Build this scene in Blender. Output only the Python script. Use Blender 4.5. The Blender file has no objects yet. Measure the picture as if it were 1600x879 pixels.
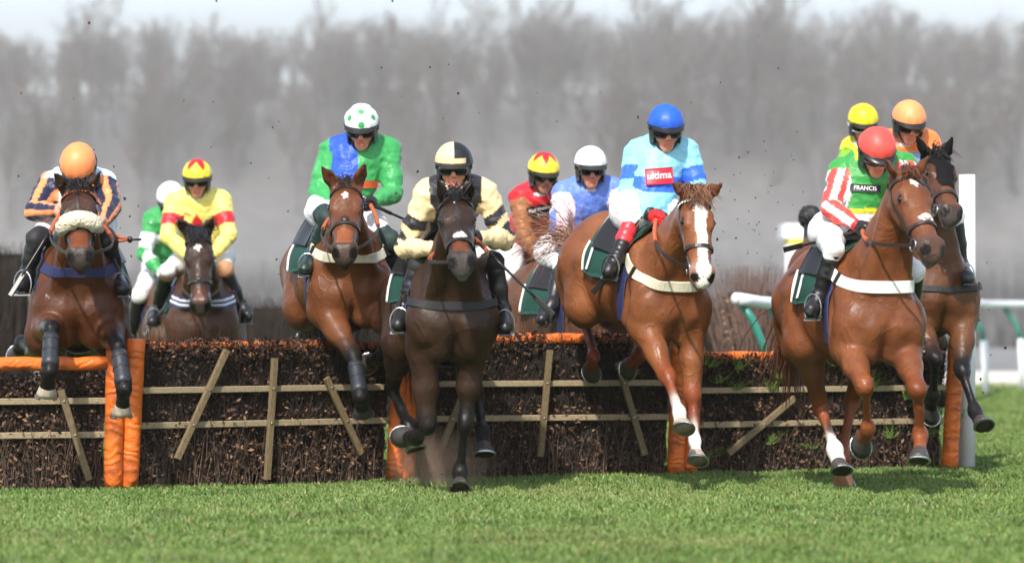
import bpy, math, random
import numpy as np
from mathutils import Vector, Matrix
rng = np.random.default_rng(7)
random.seed(7)
SC = bpy.context.scene
COL = SC.collection
R = math.radians

# ------------------------------------------------------------------ camera, sky, sun, exposure
FPX, HZ, CAMH = 5170.0, 490.0, 1.02          # focal length in photo pixels, horizon row, camera height
cam_d = bpy.data.cameras.new('camera'); cam = bpy.data.objects.new('camera', cam_d); COL.objects.link(cam)
cam.location = (0, 0, CAMH); cam.rotation_euler = (R(90), 0, 0)
cam_d.sensor_width = 36.0; cam_d.lens = 36.0 * FPX / 1600.0
cam_d.shift_y = (HZ - 439.5) / 1600.0
cam_d.clip_start = 0.1; cam_d.clip_end = 3000
cam_d.dof.use_dof = True; cam_d.dof.focus_distance = 19.6; cam_d.dof.aperture_fstop = 1.8
SC.camera = cam
SUN_EL, SUN_AZ = 44.0, -16.0                 # azimuth measured from the camera's back, negative = viewer's left
wd = bpy.data.worlds.new('World'); SC.world = wd; wd.use_nodes = True
nt = wd.node_tree; bg = nt.nodes['Background']
sky = nt.nodes.new('ShaderNodeTexSky'); sky.sky_type = 'NISHITA'; sky.sun_disc = False
sky.sun_elevation = R(SUN_EL)
to_sun = Vector((math.sin(R(SUN_AZ)) * math.cos(R(SUN_EL)), -math.cos(R(SUN_AZ)) * math.cos(R(SUN_EL)), math.sin(R(SUN_EL))))
sky.sun_rotation = math.atan2(to_sun.x, to_sun.y)
sky.air_density = 1.0; sky.dust_density = 1.5; sky.ozone_density = 1.0
veil = nt.nodes.new('ShaderNodeMix'); veil.data_type = 'RGBA'; veil.blend_type = 'ADD'; veil.inputs[0].default_value = 1.0   # thin bright cloud over the whole sky
wtc = nt.nodes.new('ShaderNodeTexCoord'); wsx = nt.nodes.new('ShaderNodeSeparateXYZ'); wcr = nt.nodes.new('ShaderNodeValToRGB')
nt.links.new(wtc.outputs['Generated'], wsx.inputs[0]); nt.links.new(wsx.outputs[2], wcr.inputs[0])
wcr.color_ramp.elements[0].position = 0.08; wcr.color_ramp.elements[0].color = (4.1, 4.45, 4.85, 1)      # brightest low down, thinner overhead
wcr.color_ramp.elements[1].position = 0.32; wcr.color_ramp.elements[1].color = (1.5, 1.5, 1.5, 1)
nt.links.new(wcr.outputs[0], veil.inputs[7])
nt.links.new(sky.outputs[0], veil.inputs[6]); nt.links.new(veil.outputs[2], bg.inputs[0]); bg.inputs[1].default_value = 0.15
sun_d = bpy.data.lights.new('sun', 'SUN'); sun = bpy.data.objects.new('sun', sun_d); COL.objects.link(sun)
sun_d.energy = 4.6; sun_d.angle = R(1.2); sun_d.color = (1.0, 0.95, 0.87)
sun.rotation_euler = to_sun.to_track_quat('Z', 'Y').to_euler(); sun.location = (-10, -10, 20)
SC.view_settings.view_transform = 'Standard'; SC.view_settings.look = 'None'
SC.view_settings.exposure = 0.34; SC.view_settings.gamma = 1.0; SC.view_settings.use_curve_mapping = False
SC.render.engine = 'CYCLES'
SC.cycles.use_denoising = True
SC.cycles.max_bounces = 6; SC.cycles.diffuse_bounces = 3; SC.cycles.glossy_bounces = 3
SC.cycles.transmission_bounces = 3; SC.cycles.volume_bounces = 5; SC.cycles.transparent_max_bounces = 6

def lin(r, g, b):
    f = lambda c: (c / 255 / 12.92) if c / 255 <= 0.04045 else ((c / 255 + 0.055) / 1.055) ** 2.4
    return np.array([f(r), f(g), f(b)])

def P(px, py, Y):
    return np.array([(px - 800.0) / FPX * Y, Y, CAMH - (py - HZ) / FPX * Y])

def solve(par, px, py, L, sign):
    """the point at distance L from par that is seen at (px, py); sign -1 nearer to the camera, +1 farther"""
    d = np.array([(px - 800.0) / FPX, 1.0, -(py - HZ) / FPX]); o = np.array([0, 0, CAMH]) - par
    a = d @ d; b = 2 * (o @ d); c = o @ o - L * L
    disc = b * b - 4 * a * c
    if disc <= 0:
        Y = -b / (2 * a); q = np.array([0, 0, CAMH]) + d * Y
        return q
    Y = (-b + sign * math.sqrt(disc)) / (2 * a)
    return np.array([0, 0, CAMH]) + d * Y

def unit(v):
    v = np.asarray(v, float); return v / max(np.linalg.norm(v), 1e-9)

# ------------------------------------------------------------------ objects
def tag(o, label=None, cat=None, group=None, kind=None):
    if label: o['label'] = label
    if cat: o['category'] = cat
    if group: o['group'] = group
    if kind: o['kind'] = kind
    return o

def thing(name, label, cat, loc, group=None):
    o = bpy.data.objects.new(name, None); COL.objects.link(o); o.location = [float(c) for c in loc]
    o.empty_display_size = 0.2
    return tag(o, label, cat, group)

def root_of(o):
    while o.parent is not None: o = o.parent
    return o

def mesh_obj(name, V, F, mat=None, parent=None, col=None, smooth=True, mats=None, midx=None, local=False):
    """V (n,3) world positions, F (m,3|4) array or list of tuples"""
    V = np.asarray(V, np.float64).reshape(-1, 3)
    if parent is not None and not local:
        V = V - np.array(root_of(parent).location)
    me = bpy.data.meshes.new(name)
    if isinstance(F, np.ndarray):
        m, k = F.shape
        me.vertices.add(len(V)); me.vertices.foreach_set('co', V.astype(np.float32).ravel())
        me.loops.add(m * k); me.loops.foreach_set('vertex_index', F.astype(np.int32).ravel())
        me.polygons.add(m); me.polygons.foreach_set('loop_start', np.arange(0, m * k, k, dtype=np.int32))
        try: me.polygons.foreach_set('loop_total', np.full(m, k, np.int32))
        except Exception: pass
        me.update(calc_edges=True)
    else:
        me.from_pydata(V.tolist(), [], [tuple(int(i) for i in f) for f in F]); me.update()
    me.validate()
    if smooth: me.polygons.foreach_set('use_smooth', np.ones(len(me.polygons), bool))
    if col is not None:
        ca = me.color_attributes.new('Col', 'FLOAT_COLOR', 'POINT')
        c = np.ones((len(V), 4), np.float32); c[:, :3] = col
        ca.data.foreach_set('color', c.ravel())
    if mat is not None: me.materials.append(mat)
    if mats:
        for m_ in mats: me.materials.append(m_)
        if midx is not None: me.polygons.foreach_set('material_index', np.asarray(midx, np.int32))
    o = bpy.data.objects.new(name, me); COL.objects.link(o)
    if parent is not None: o.parent = parent
    return o

class MB:
    """collects pieces of ONE mesh"""
    def __init__(s): s.V = []; s.F = []; s.C = []; s.n = 0
    def add(s, V, F, c=None):
        V = np.asarray(V, float).reshape(-1, 3)
        for f in F: s.F.append(tuple(int(i) + s.n for i in f))
        s.V.append(V); s.n += len(V)
        s.C.append(np.tile(np.asarray(c if c is not None else (1, 1, 1), float), (len(V), 1)) if np.ndim(c) < 2 else np.asarray(c))
        return s
    def build(s, name, mat, parent=None, smooth=False, col=False, local=False):
        return mesh_obj(name, np.concatenate(s.V), s.F, mat, parent, np.concatenate(s.C) if col else None, smooth, local=local)
    def box(s, c, ax, ay, az, c_=None):
        """centre and three half-axis vectors"""
        c, ax, ay, az = map(lambda v: np.asarray(v, float), (c, ax, ay, az))
        V = [c + i * ax + j * ay + k * az for i in (-1, 1) for j in (-1, 1) for k in (-1, 1)]
        F = [(0, 1, 3, 2), (4, 6, 7, 5), (0, 4, 5, 1), (2, 3, 7, 6), (0, 2, 6, 4), (1, 5, 7, 3)]
        return s.add(V, F, c_)
    def bbox(s, c, ax, ay, az, bev=0.15):
        """box with chamfered long edges"""
        c, ax, ay, az = map(lambda v: np.asarray(v, float), (c, ax, ay, az))
        e = bev
        prof = [(-1 + e, -1), (1 - e, -1), (1, -1 + e), (1, 1 - e), (1 - e, 1), (-1 + e, 1), (-1, 1 - e), (-1, -1 + e)]
        V = [c + i * ax + p * ay + q * az for i in (-1, 1) for p, q in prof]
        F = [tuple(range(7, -1, -1)), tuple(range(8, 16))] + [(k, (k + 1) % 8, 8 + (k + 1) % 8, 8 + k) for k in range(8)]
        return s.add(V, F)
    def tube(s, pts, rad, n=8, cap=True, c=None):
        pts = np.asarray(pts, float); m = len(pts)
        rad = np.broadcast_to(np.asarray(rad, float), (m,))
        t = np.gradient(pts, axis=0); t /= np.maximum(np.linalg.norm(t, axis=1, keepdims=True), 1e-9)
        ref = np.array([0, 0, 1.0]) if abs(t[0][2]) < 0.9 else np.array([1.0, 0, 0])
        V = []; u = unit(np.cross(t[0], ref))
        for i in range(m):
            u = unit(u - (u @ t[i]) * t[i]); w = np.cross(t[i], u)
            for k in range(n):
                a = 2 * math.pi * k / n
                V.append(pts[i] + rad[i] * (math.cos(a) * u + math.sin(a) * w))
        F = [(i * n + k, i * n + (k + 1) % n, (i + 1) * n + (k + 1) % n, (i + 1) * n + k) for i in range(m - 1) for k in range(n)]
        if cap: F += [tuple(range(n - 1, -1, -1)), tuple(range((m - 1) * n, m * n))]
        return s.add(V, F, c)
    def ribbon(s, pts, wdir, nrm, w, th, c=None):
        """flat strap: centre line, width directions, normals; width may vary"""
        pts = np.asarray(pts, float); m = len(pts)
        wdir = np.broadcast_to(wdir, (m, 3)); nrm = np.broadcast_to(nrm, (m, 3))
        w = np.broadcast_to(np.asarray(w, float), (m,))[:, None] / 2
        prof = [(-1, 0), (-0.9, 1), (0.9, 1), (1, 0)]
        V = np.stack([pts + wdir * w * a + nrm * th * b for a, b in prof], 1).reshape(-1, 3)
        F = [(i * 4 + k, i * 4 + (k + 1) % 4, (i + 1) * 4 + (k + 1) % 4, (i + 1) * 4 + k) for i in range(m - 1) for k in range(4)]
        F += [(3, 2, 1, 0), tuple((m - 1) * 4 + k for k in range(4))]
        return s.add(V, F, c)
    def ball(s, c, ax, ay, az, n=12, m=8, cc=None):
        c, ax, ay, az = map(lambda v: np.asarray(v, float), (c, ax, ay, az))
        V = []
        for i in range(m + 1):
            th = math.pi * i / m
            for k in range(n):
                a = 2 * math.pi * k / n
                V.append(c + math.sin(th) * (math.cos(a) * ax + math.sin(a) * ay) + math.cos(th) * az)
        F = [(i * n + k, (i + 1) * n + k, (i + 1) * n + (k + 1) % n, i * n + (k + 1) % n) for i in range(m) for k in range(n)]
        return s.add(V, F, cc)

def grid_shell(G, N, th):
    """closed sheet from a grid of points G (a,b,3), outward normals N, thickness th"""
    a, b = G.shape[:2]
    V = np.concatenate([(G + N * th).reshape(-1, 3), G.reshape(-1, 3)])
    o = a * b; F = []
    for i in range(a - 1):
        for j in range(b - 1):
            q = (i * b + j, (i + 1) * b + j, (i + 1) * b + j + 1, i * b + j + 1)
            F.append(q); F.append(tuple(o + k for k in q[::-1]))
    rim = [(i, 0) for i in range(a)] + [(a - 1, j) for j in range(1, b)] + [(i, b - 1) for i in range(a - 2, -1, -1)] + [(0, j) for j in range(b - 2, 0, -1)]
    ids = [i * b + j for i, j in rim]
    for k in range(len(ids)):
        p, q = ids[k], ids[(k + 1) % len(ids)]
        F.append((p, q, o + q, o + p))
    return V, F

# ------------------------------------------------------------------ numpy noise
def vnoise(p, f=1.0, seed=0):
    p = np.asarray(p, float) * f + 31.7 * seed
    i = np.floor(p).astype(np.int64); t = p - i; t = t * t * (3 - 2 * t)
    def h(a, b, c):
        n = (a * 374761393 + b * 668265263 + c * 2147483647 + seed * 1274126177) & 0x7fffffff
        n = ((n ^ (n >> 13)) * 1274126177) & 0x7fffffff
        return ((n ^ (n >> 16)) & 0xffff) / 65535.0
    x, y, z = i[..., 0], i[..., 1], i[..., 2]; u, v, w = t[..., 0], t[..., 1], t[..., 2]
    def L(a, b, s): return a + (b - a) * s
    return L(L(L(h(x, y, z), h(x + 1, y, z), u), L(h(x, y + 1, z), h(x + 1, y + 1, z), u), v),
             L(L(h(x, y, z + 1), h(x + 1, y, z + 1), u), L(h(x, y + 1, z + 1), h(x + 1, y + 1, z + 1), u), v), w) * 2 - 1

# ------------------------------------------------------------------ signed distance bodies
class Prim:
    __slots__ = ('a', 'b', 'r1', 'r2', 'u', 'f', 'k', 'col', 'carve', 'tag')
    def __init__(s, a, b, r1, r2=None, u=None, f=1.0, k=0.03, col=None, carve=False, tag=''):
        s.a = np.asarray(a, float); s.b = np.asarray(b, float); s.r1 = r1; s.r2 = r1 if r2 is None else r2
        s.u = None if u is None else unit(u); s.f = f; s.k = k; s.col = col; s.carve = carve; s.tag = tag

def pdist(X, Y, Z, p, grow=0.0):
    ax, ay, az = p.a; bx, by, bz = p.b - p.a
    L2 = bx * bx + by * by + bz * bz
    qx, qy, qz = X - ax, Y - ay, Z - az
    if L2 > 1e-10:
        t = np.clip((qx * bx + qy * by + qz * bz) / L2, 0, 1)
        qx = qx - t * bx; qy = qy - t * by; qz = qz - t * bz
        r = p.r1 + (p.r2 - p.r1) * t
    else: r = p.r1
    d2 = qx * qx + qy * qy + qz * qz
    if p.u is not None and p.f != 1.0:
        qu = qx * p.u[0] + qy * p.u[1] + qz * p.u[2]
        d2 = d2 + qu * qu * (1 / (p.f * p.f) - 1)
    d = np.sqrt(d2) - (r + grow)
    return d

def blend(D, d, p):
    k = p.k
    if p.carve:
        h = np.maximum(k - np.abs(D + d), 0) / k
        return np.maximum(D, -d) + h * h * k * 0.25
    h = np.maximum(k - np.abs(D - d), 0) / k
    return np.minimum(D, d) - h * h * k * 0.25

def sdf(prims, pts, grow=0.0):
    pts = np.asarray(pts, float); X, Y, Z = pts[..., 0], pts[..., 1], pts[..., 2]
    D = np.full(X.shape, 10.0)
    for p in prims: D = blend(D, pdist(X, Y, Z, p, grow), p)
    return D

def sdf_grad(prims, pts, e=0.004):
    g = np.stack([sdf(prims, pts + np.eye(3)[i] * e) - sdf(prims, pts - np.eye(3)[i] * e) for i in range(3)], -1)
    return g / np.maximum(np.linalg.norm(g, axis=-1, keepdims=True), 1e-9)

def march(prims, o, d, off=0.005, steps=26, maxd=1.2):
    """from outside along d onto the surface; returns points off above it"""
    o = np.array(o, float); d = np.broadcast_to(np.asarray(d, float), o.shape)
    t = np.zeros(o.shape[:-1])
    for _ in range(steps):
        s = sdf(prims, o + d * t[..., None]) - off
        t = np.minimum(t + s * 0.8, maxd)
    return o + d * t[..., None]

EDGES = [(0, 1), (2, 3), (4, 5), (6, 7), (0, 2), (1, 3), (4, 6), (5, 7), (0, 4), (1, 5), (2, 6), (3, 7)]
def isosurface(prims, h, grow=0.0):
    lo = np.min([np.minimum(p.a, p.b) - max(p.r1, p.r2) * max(1, p.f) - grow for p in prims if not p.carve], 0) - 3 * h
    hi = np.max([np.maximum(p.a, p.b) + max(p.r1, p.r2) * max(1, p.f) + grow for p in prims if not p.carve], 0) + 3 * h
    n = np.ceil((hi - lo) / h).astype(int) + 1
    ax = [(lo[i] + h * np.arange(n[i])).astype(np.float32) for i in range(3)]
    D = np.full(n, 1.0, np.float32)
    for p in prims:
        m = (max(p.r1, p.r2) + grow) * max(1, p.f) + p.k + 2.5 * h
        i0 = np.maximum(((np.minimum(p.a, p.b) - m - lo) / h).astype(int), 0)
        i1 = np.minimum(((np.maximum(p.a, p.b) + m - lo) / h).astype(int) + 2, n)
        if np.any(i1 <= i0): continue
        sl = tuple(slice(i0[i], i1[i]) for i in range(3))
        X = ax[0][sl[0]][:, None, None]; Y = ax[1][sl[1]][None, :, None]; Z = ax[2][sl[2]][None, None, :]
        D[sl] = blend(D[sl], pdist(X, Y, Z, p, grow), p)
    S = D < 0
    cor = [(i, j, k) for k in (0, 1) for j in (0, 1) for i in (0, 1)]
    cnt = sum(S[c[0]:n[0] - 1 + c[0], c[1]:n[1] - 1 + c[1], c[2]:n[2] - 1 + c[2]].astype(np.int8) for c in cor)
    act = (cnt > 0) & (cnt < 8)
    idx = np.argwhere(act); vid = np.full(act.shape, -1, np.int32); vid[act] = np.arange(len(idx))
    dv = [D[idx[:, 0] + c[0], idx[:, 1] + c[1], idx[:, 2] + c[2]] for c in cor]
    acc = np.zeros((len(idx), 3)); num = np.zeros(len(idx))
    for a, b in EDGES:
        cr = (dv[a] < 0) != (dv[b] < 0)
        t = np.where(cr, dv[a] / np.where(cr, dv[a] - dv[b], 1), 0)
        pa = np.array(cor[a], float); pb = np.array(cor[b], float)
        acc += np.where(cr[:, None], pa + t[:, None] * (pb - pa), 0); num += cr
    V = (idx + acc / num[:, None]) * h + lo
    F = []
    for axx in range(3):
        b, c = (axx + 1) % 3, (axx + 2) % 3
        s0 = [slice(None)] * 3; s1 = [slice(None)] * 3
        s0[axx] = slice(0, -1); s1[axx] = slice(1, None)
        A, B = S[tuple(s0)], S[tuple(s1)]
        e = np.argwhere(A != B)
        e = e[(e[:, b] > 0) & (e[:, c] > 0) & (e[:, b] < n[b] - 1) & (e[:, c] < n[c] - 1)]
        ins = A[e[:, 0], e[:, 1], e[:, 2]]
        def cell(db, dc):
            q = e.copy(); q[:, b] += db; q[:, c] += dc
            return vid[q[:, 0], q[:, 1], q[:, 2]]
        Q = np.stack([cell(-1, -1), cell(0, -1), cell(0, 0), cell(-1, 0)], 1)
        Q[~ins] = Q[~ins][:, ::-1]
        F.append(Q)
    F = np.concatenate(F)
    F = F[(F >= 0).all(1)]
    return V, F

def vnormals(V, F):
    N = np.zeros_like(V)
    a = V[F[:, 2]] - V[F[:, 0]]; b = V[F[:, 3]] - V[F[:, 1]]
    fn = np.cross(a, b)
    for k in range(4): np.add.at(N, F[:, k], fn)
    return N / np.maximum(np.linalg.norm(N, axis=1, keepdims=True), 1e-12)

def relax(V, F, it=1, w=0.5):
    for _ in range(it):
        A = np.zeros_like(V); n = np.zeros(len(V))
        for k in range(4):
            np.add.at(A, F[:, k], V[F[:, (k + 1) % 4]] + V[F[:, (k + 3) % 4]]); np.add.at(n, F[:, k], 2)
        V = V * (1 - w) + w * A / n[:, None]
    return V

def prim_colour(prims, V, soft=0.012, default=(.5, .5, .5)):
    ps = [p for p in prims if not p.carve]
    W = np.zeros(len(V)); C = np.zeros((len(V), 3)); M = np.full(len(V), 1e3)
    ds = [pdist(V[:, 0], V[:, 1], V[:, 2], p) for p in ps]
    M = np.min(ds, 0)
    for p, d in zip(ps, ds):
        w = np.exp(-np.clip((d - M) / soft, 0, 30)); W += w
        C += w[:, None] * np.asarray(default if p.col is None else p.col)
    return C / W[:, None]
# ------------------------------------------------------------------ materials
def newmat(name):
    m = bpy.data.materials.new(name); m.use_nodes = True
    nt = m.node_tree; b = nt.nodes['Principled BSDF']
    return m, nt, b

def add_noise_bump(nt, b, scale=40, strength=0.15, dist=0.01, detail=4, coord='Object', stretch=None):
    tc = nt.nodes.new('ShaderNodeTexCoord'); no = nt.nodes.new('ShaderNodeTexNoise')
    no.inputs['Scale'].default_value = scale; no.inputs['Detail'].default_value = detail
    if stretch:
        mp = nt.nodes.new('ShaderNodeMapping'); mp.inputs['Scale'].default_value = stretch
        nt.links.new(tc.outputs[coord], mp.inputs['Vector']); nt.links.new(mp.outputs[0], no.inputs['Vector'])
    else: nt.links.new(tc.outputs[coord], no.inputs['Vector'])
    bp = nt.nodes.new('ShaderNodeBump'); bp.inputs['Strength'].default_value = strength; bp.inputs['Distance'].default_value = dist
    nt.links.new(no.outputs[0], bp.inputs['Height'])
    nt.links.new(bp.outputs[0], b.inputs['Normal'])
    return no, tc

def vary(nt, src, fac_node_out, lo, hi):
    """multiply colour by a noise-driven factor"""
    mr = nt.nodes.new('ShaderNodeMapRange'); mr.inputs['To Min'].default_value = lo; mr.inputs['To Max'].default_value = hi
    mr.inputs['From Min'].default_value = 0.3; mr.inputs['From Max'].default_value = 0.7
    nt.links.new(fac_node_out, mr.inputs['Value'])
    mx = nt.nodes.new('ShaderNodeMix'); mx.data_type = 'RGBA'; mx.blend_type = 'MULTIPLY'; mx.inputs[0].default_value = 1
    nt.links.new(src, mx.inputs[6]); nt.links.new(mr.outputs[0], mx.inputs[7])
    return mx.outputs[2]

def plain(name, c, rough=0.6, bump=0.0, scale=60, metal=0.0, spec=0.5, var=0.12, dist=0.004, coat=0.0, stretch=None):
    m, nt, b = newmat(name)
    b.inputs['Roughness'].default_value = rough; b.inputs['Metallic'].default_value = metal
    b.inputs['Specular IOR Level'].default_value = spec; b.inputs['Coat Weight'].default_value = coat
    rgb = nt.nodes.new('ShaderNodeRGB'); rgb.outputs[0].default_value = (*[float(x) for x in c], 1)
    no, tc = add_noise_bump(nt, b, scale, bump, dist, stretch=stretch)
    nt.links.new(vary(nt, rgb.outputs[0], no.outputs[0], 1 - var, 1 + var), b.inputs['Base Color'])
    return m

def vcol(name, rough=0.5, bump=0.1, scale=60, dist=0.004, var=0.1, spec=0.5, sheen=0.0, coat=0.0, big=None, sub=0.0, stretch=None):
    m, nt, b = newmat(name)
    b.inputs['Roughness'].default_value = rough; b.inputs['Specular IOR Level'].default_value = spec
    b.inputs['Sheen Weight'].default_value = sheen; b.inputs['Coat Weight'].default_value = coat
    b.inputs['Subsurface Weight'].default_value = sub; b.inputs['Subsurface Scale'].default_value = 0.01
    at = nt.nodes.new('ShaderNodeVertexColor'); at.layer_name = 'Col'
    no, tc = add_noise_bump(nt, b, scale, bump, dist, stretch=stretch)
    out = vary(nt, at.outputs[0], no.outputs[0], 1 - var, 1 + var)
    if big:
        n2 = nt.nodes.new('ShaderNodeTexNoise'); n2.inputs['Scale'].default_value = big[0]; n2.inputs['Detail'].default_value = 3
        nt.links.new(tc.outputs['Object'], n2.inputs['Vector'])
        out = vary(nt, out, n2.outputs[0], 1 - big[1], 1 + big[1])
        b2 = nt.nodes.new('ShaderNodeBump'); b2.inputs['Strength'].default_value = big[2]; b2.inputs['Distance'].default_value = big[3]
        nt.links.new(n2.outputs[0], b2.inputs['Height'])
        bp = [n for n in nt.nodes if n.type == 'BUMP' and n != b2][0]
        nt.links.new(b2.outputs[0], bp.inputs['Normal'])
    nt.links.new(out, b.inputs['Base Color'])
    return m

M = {}
M['coat'] = vcol('horse_coat', rough=0.46, bump=0.35, scale=150, dist=0.002, var=0.14, spec=0.26, big=(10, 0.13, 0.55, 0.02), stretch=(1, 1, 0.35))
M['hair'] = vcol('horse_hair', rough=0.5, bump=0.1, scale=120, var=0.25)
M['silk'] = vcol('racing_silk', rough=0.46, bump=0.5, scale=30, dist=0.010, var=0.05, spec=0.4, sheen=0.1, big=(11, 0.03, 0.7, 0.03))
M['cloth'] = vcol('breeches_cloth', rough=0.7, bump=0.3, scale=34, dist=0.006, var=0.05)
M['skin'] = vcol('skin', rough=0.5, bump=0.08, scale=120, dist=0.001, var=0.08, sub=0.08)
M['helmet'] = vcol('cap_silk', rough=0.47, bump=0.3, scale=26, dist=0.006, var=0.05, spec=0.4, coat=0.0, big=(8, 0.03, 0.4, 0.012))
M['boot'] = vcol('boot_leather', rough=0.40, bump=0.12, scale=30, dist=0.004, var=0.1, spec=0.5)
M['lens'] = plain('goggle_lens', (0.006, 0.006, 0.007), 0.08, spec=0.6, var=0.0)
M['black_plastic'] = plain('black_plastic', (0.012, 0.012, 0.013), 0.35, 0.05, 80)
M['black_leather'] = plain('black_leather', (0.014, 0.012, 0.011), 0.38, 0.2, 90)
M['brown_leather'] = plain('brown_leather', (0.10, 0.035, 0.014), 0.42, 0.2, 90)
M['dark_leather'] = plain('dark_bridle_leather', (0.022, 0.014, 0.011), 0.4, 0.2, 90)
M['steel'] = plain('bright_steel', (0.42, 0.42, 0.42), 0.3, 0.05, 60, metal=1.0)
M['hoof'] = vcol('hoof_horn', rough=0.5, bump=0.3, scale=60, dist=0.003, var=0.25, stretch=(1, 1, 0.2))
M['eye'] = plain('horse_eye', (0.008, 0.005, 0.004), 0.05, spec=0.7, var=0)
M['green_cloth'] = plain('dark_green_saddle_cloth', (0.004, 0.052, 0.036), 0.75, 0.5, 40, dist=0.008)
M['white_cloth'] = plain('white_cloth', (0.78, 0.78, 0.76), 0.8, 0.3, 60)
M['webbing_white'] = plain('white_webbing', (0.76, 0.74, 0.70), 0.75, 0.4, 150)
M['webbing_cream'] = plain('cream_elastic_webbing', (0.62, 0.58, 0.44), 0.7, 0.4, 150)
M['webbing_navy'] = plain('navy_webbing', (0.018, 0.022, 0.085), 0.7, 0.4, 150)
M['webbing_black'] = plain('black_webbing', (0.015, 0.015, 0.016), 0.6, 0.4, 150)
M['fleece'] = plain('sheepskin', (0.66, 0.60, 0.46), 0.95, 1.0, 70, dist=0.02, var=0.15)
M['stripe_web'] = vcol('striped_webbing', rough=0.7, bump=0.3, scale=120)
M['hood'] = plain('black_hood_cloth', (.006, .006, .0065), .85, .5, 120, spec=.15)
M['legboot'] = plain('black_leg_boot', (0.02, 0.024, 0.032), 0.45, 0.3, 60)
M['grip'] = plain('rubber_rein_grip', (0.42, 0.10, 0.035), 0.6, 0.6, 160)
M['badge'] = vcol('badge_print', rough=0.5, bump=0.05, scale=60, var=0.03)
M['white_paint'] = plain('white_paint', (0.78, 0.79, 0.80), 0.4, 0.08, 12, var=0.05)
M['green_paint'] = plain('green_painted_tube', (0.03, 0.20, 0.15), 0.4, 0.08, 14, var=0.1)
M['rail_wood'] = plain('weathered_rail_wood', (0.30, 0.235, 0.14), 0.8, 0.6, 30, dist=0.006, var=0.3, stretch=(1, 6, 6))
M['batten_wood'] = plain('weathered_batten_wood', (0.16, 0.115, 0.058), 0.8, 0.6, 30, dist=0.006, var=0.35, stretch=(4, 4, 1))
M['twig'] = vcol('birch_twig', rough=0.85, bump=0.2, scale=80, var=0.25)
M['leaf'] = vcol('dead_leaf', rough=0.7, bump=0.2, scale=90, var=0.25)
M['grassblade'] = vcol('grass_blade', rough=0.5, bump=0.0, scale=3, var=0.12, spec=0.3)
M['clod'] = plain('soil', (0.035, 0.024, 0.016), 0.95, 0.8, 60, var=0.3)
M['yellow_paint'] = plain('yellow_paint', (0.70, 0.66, 0.05), 0.5, 0.05, 20)
M['grey_panel'] = plain('dark_grey_panel', (0.06, 0.065, 0.07), 0.5, 0.05, 20)

def veins(m):
    nt = m.node_tree; tc = [n for n in nt.nodes if n.type == 'TEX_COORD'][0]
    mp = nt.nodes.new('ShaderNodeMapping'); mp.inputs['Scale'].default_value = (1, 1, .55); nt.links.new(tc.outputs['Object'], mp.inputs['Vector'])
    no = nt.nodes.new('ShaderNodeTexNoise'); no.inputs['Scale'].default_value = 7.5; no.inputs['Detail'].default_value = 2.5; no.inputs['Distortion'].default_value = .8; nt.links.new(mp.outputs[0], no.inputs['Vector'])
    a = nt.nodes.new('ShaderNodeMath'); a.operation = 'SUBTRACT'; a.inputs[1].default_value = .5; nt.links.new(no.outputs[0], a.inputs[0])
    b = nt.nodes.new('ShaderNodeMath'); b.operation = 'ABSOLUTE'; nt.links.new(a.outputs[0], b.inputs[0])
    r = nt.nodes.new('ShaderNodeMapRange'); r.interpolation_type = 'SMOOTHSTEP'; r.inputs['From Min'].default_value = 0; r.inputs['From Max'].default_value = .045; r.inputs['To Min'].default_value = 1; r.inputs['To Max'].default_value = 0
    nt.links.new(b.outputs[0], r.inputs['Value'])
    bp = nt.nodes.new('ShaderNodeBump'); bp.inputs['Strength'].default_value = .24; bp.inputs['Distance'].default_value = .009; nt.links.new(r.outputs[0], bp.inputs['Height'])
    last = [n for n in nt.nodes if n.type == 'BUMP' and n != bp and not n.inputs['Normal'].is_linked][0]; nt.links.new(bp.outputs[0], last.inputs['Normal'])
    pr = nt.nodes['Principled BSDF']; n3 = nt.nodes.new('ShaderNodeTexNoise'); n3.inputs['Scale'].default_value = 4; n3.inputs['Detail'].default_value = 4; nt.links.new(tc.outputs['Object'], n3.inputs['Vector'])
    r3 = nt.nodes.new('ShaderNodeMapRange'); r3.inputs['From Min'].default_value = .35; r3.inputs['From Max'].default_value = .65; r3.inputs['To Min'].default_value = .31; r3.inputs['To Max'].default_value = .56; nt.links.new(n3.outputs[0], r3.inputs['Value']); nt.links.new(r3.outputs[0], pr.inputs['Roughness'])
veins(M['coat'])
def mud(m, scale, lo, hi, amt):
    nt = m.node_tree; b = nt.nodes['Principled BSDF']; src = b.inputs['Base Color'].links[0].from_socket; tc = [n for n in nt.nodes if n.type == 'TEX_COORD'][0]
    n1 = nt.nodes.new('ShaderNodeTexNoise'); n1.inputs['Scale'].default_value = scale; n1.inputs['Detail'].default_value = 2; nt.links.new(tc.outputs['Object'], n1.inputs['Vector'])
    r = nt.nodes.new('ShaderNodeMapRange'); r.inputs['From Min'].default_value = lo; r.inputs['From Max'].default_value = hi; r.inputs['To Max'].default_value = amt; nt.links.new(n1.outputs[0], r.inputs['Value'])
    mx = nt.nodes.new('ShaderNodeMix'); mx.data_type = 'RGBA'; mx.inputs[7].default_value = (.045, .030, .020, 1); nt.links.new(r.outputs[0], mx.inputs[0]); nt.links.new(src, mx.inputs[6]); nt.links.new(mx.outputs[2], b.inputs['Base Color'])
mud(M['coat'], 75, .66, .72, .7); mud(M['cloth'], 60, .68, .73, .6); mud(M['webbing_white'], 60, .66, .73, .5); mud(M['webbing_cream'], 60, .66, .73, .5); mud(M['green_cloth'], 60, .66, .72, .5)
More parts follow.
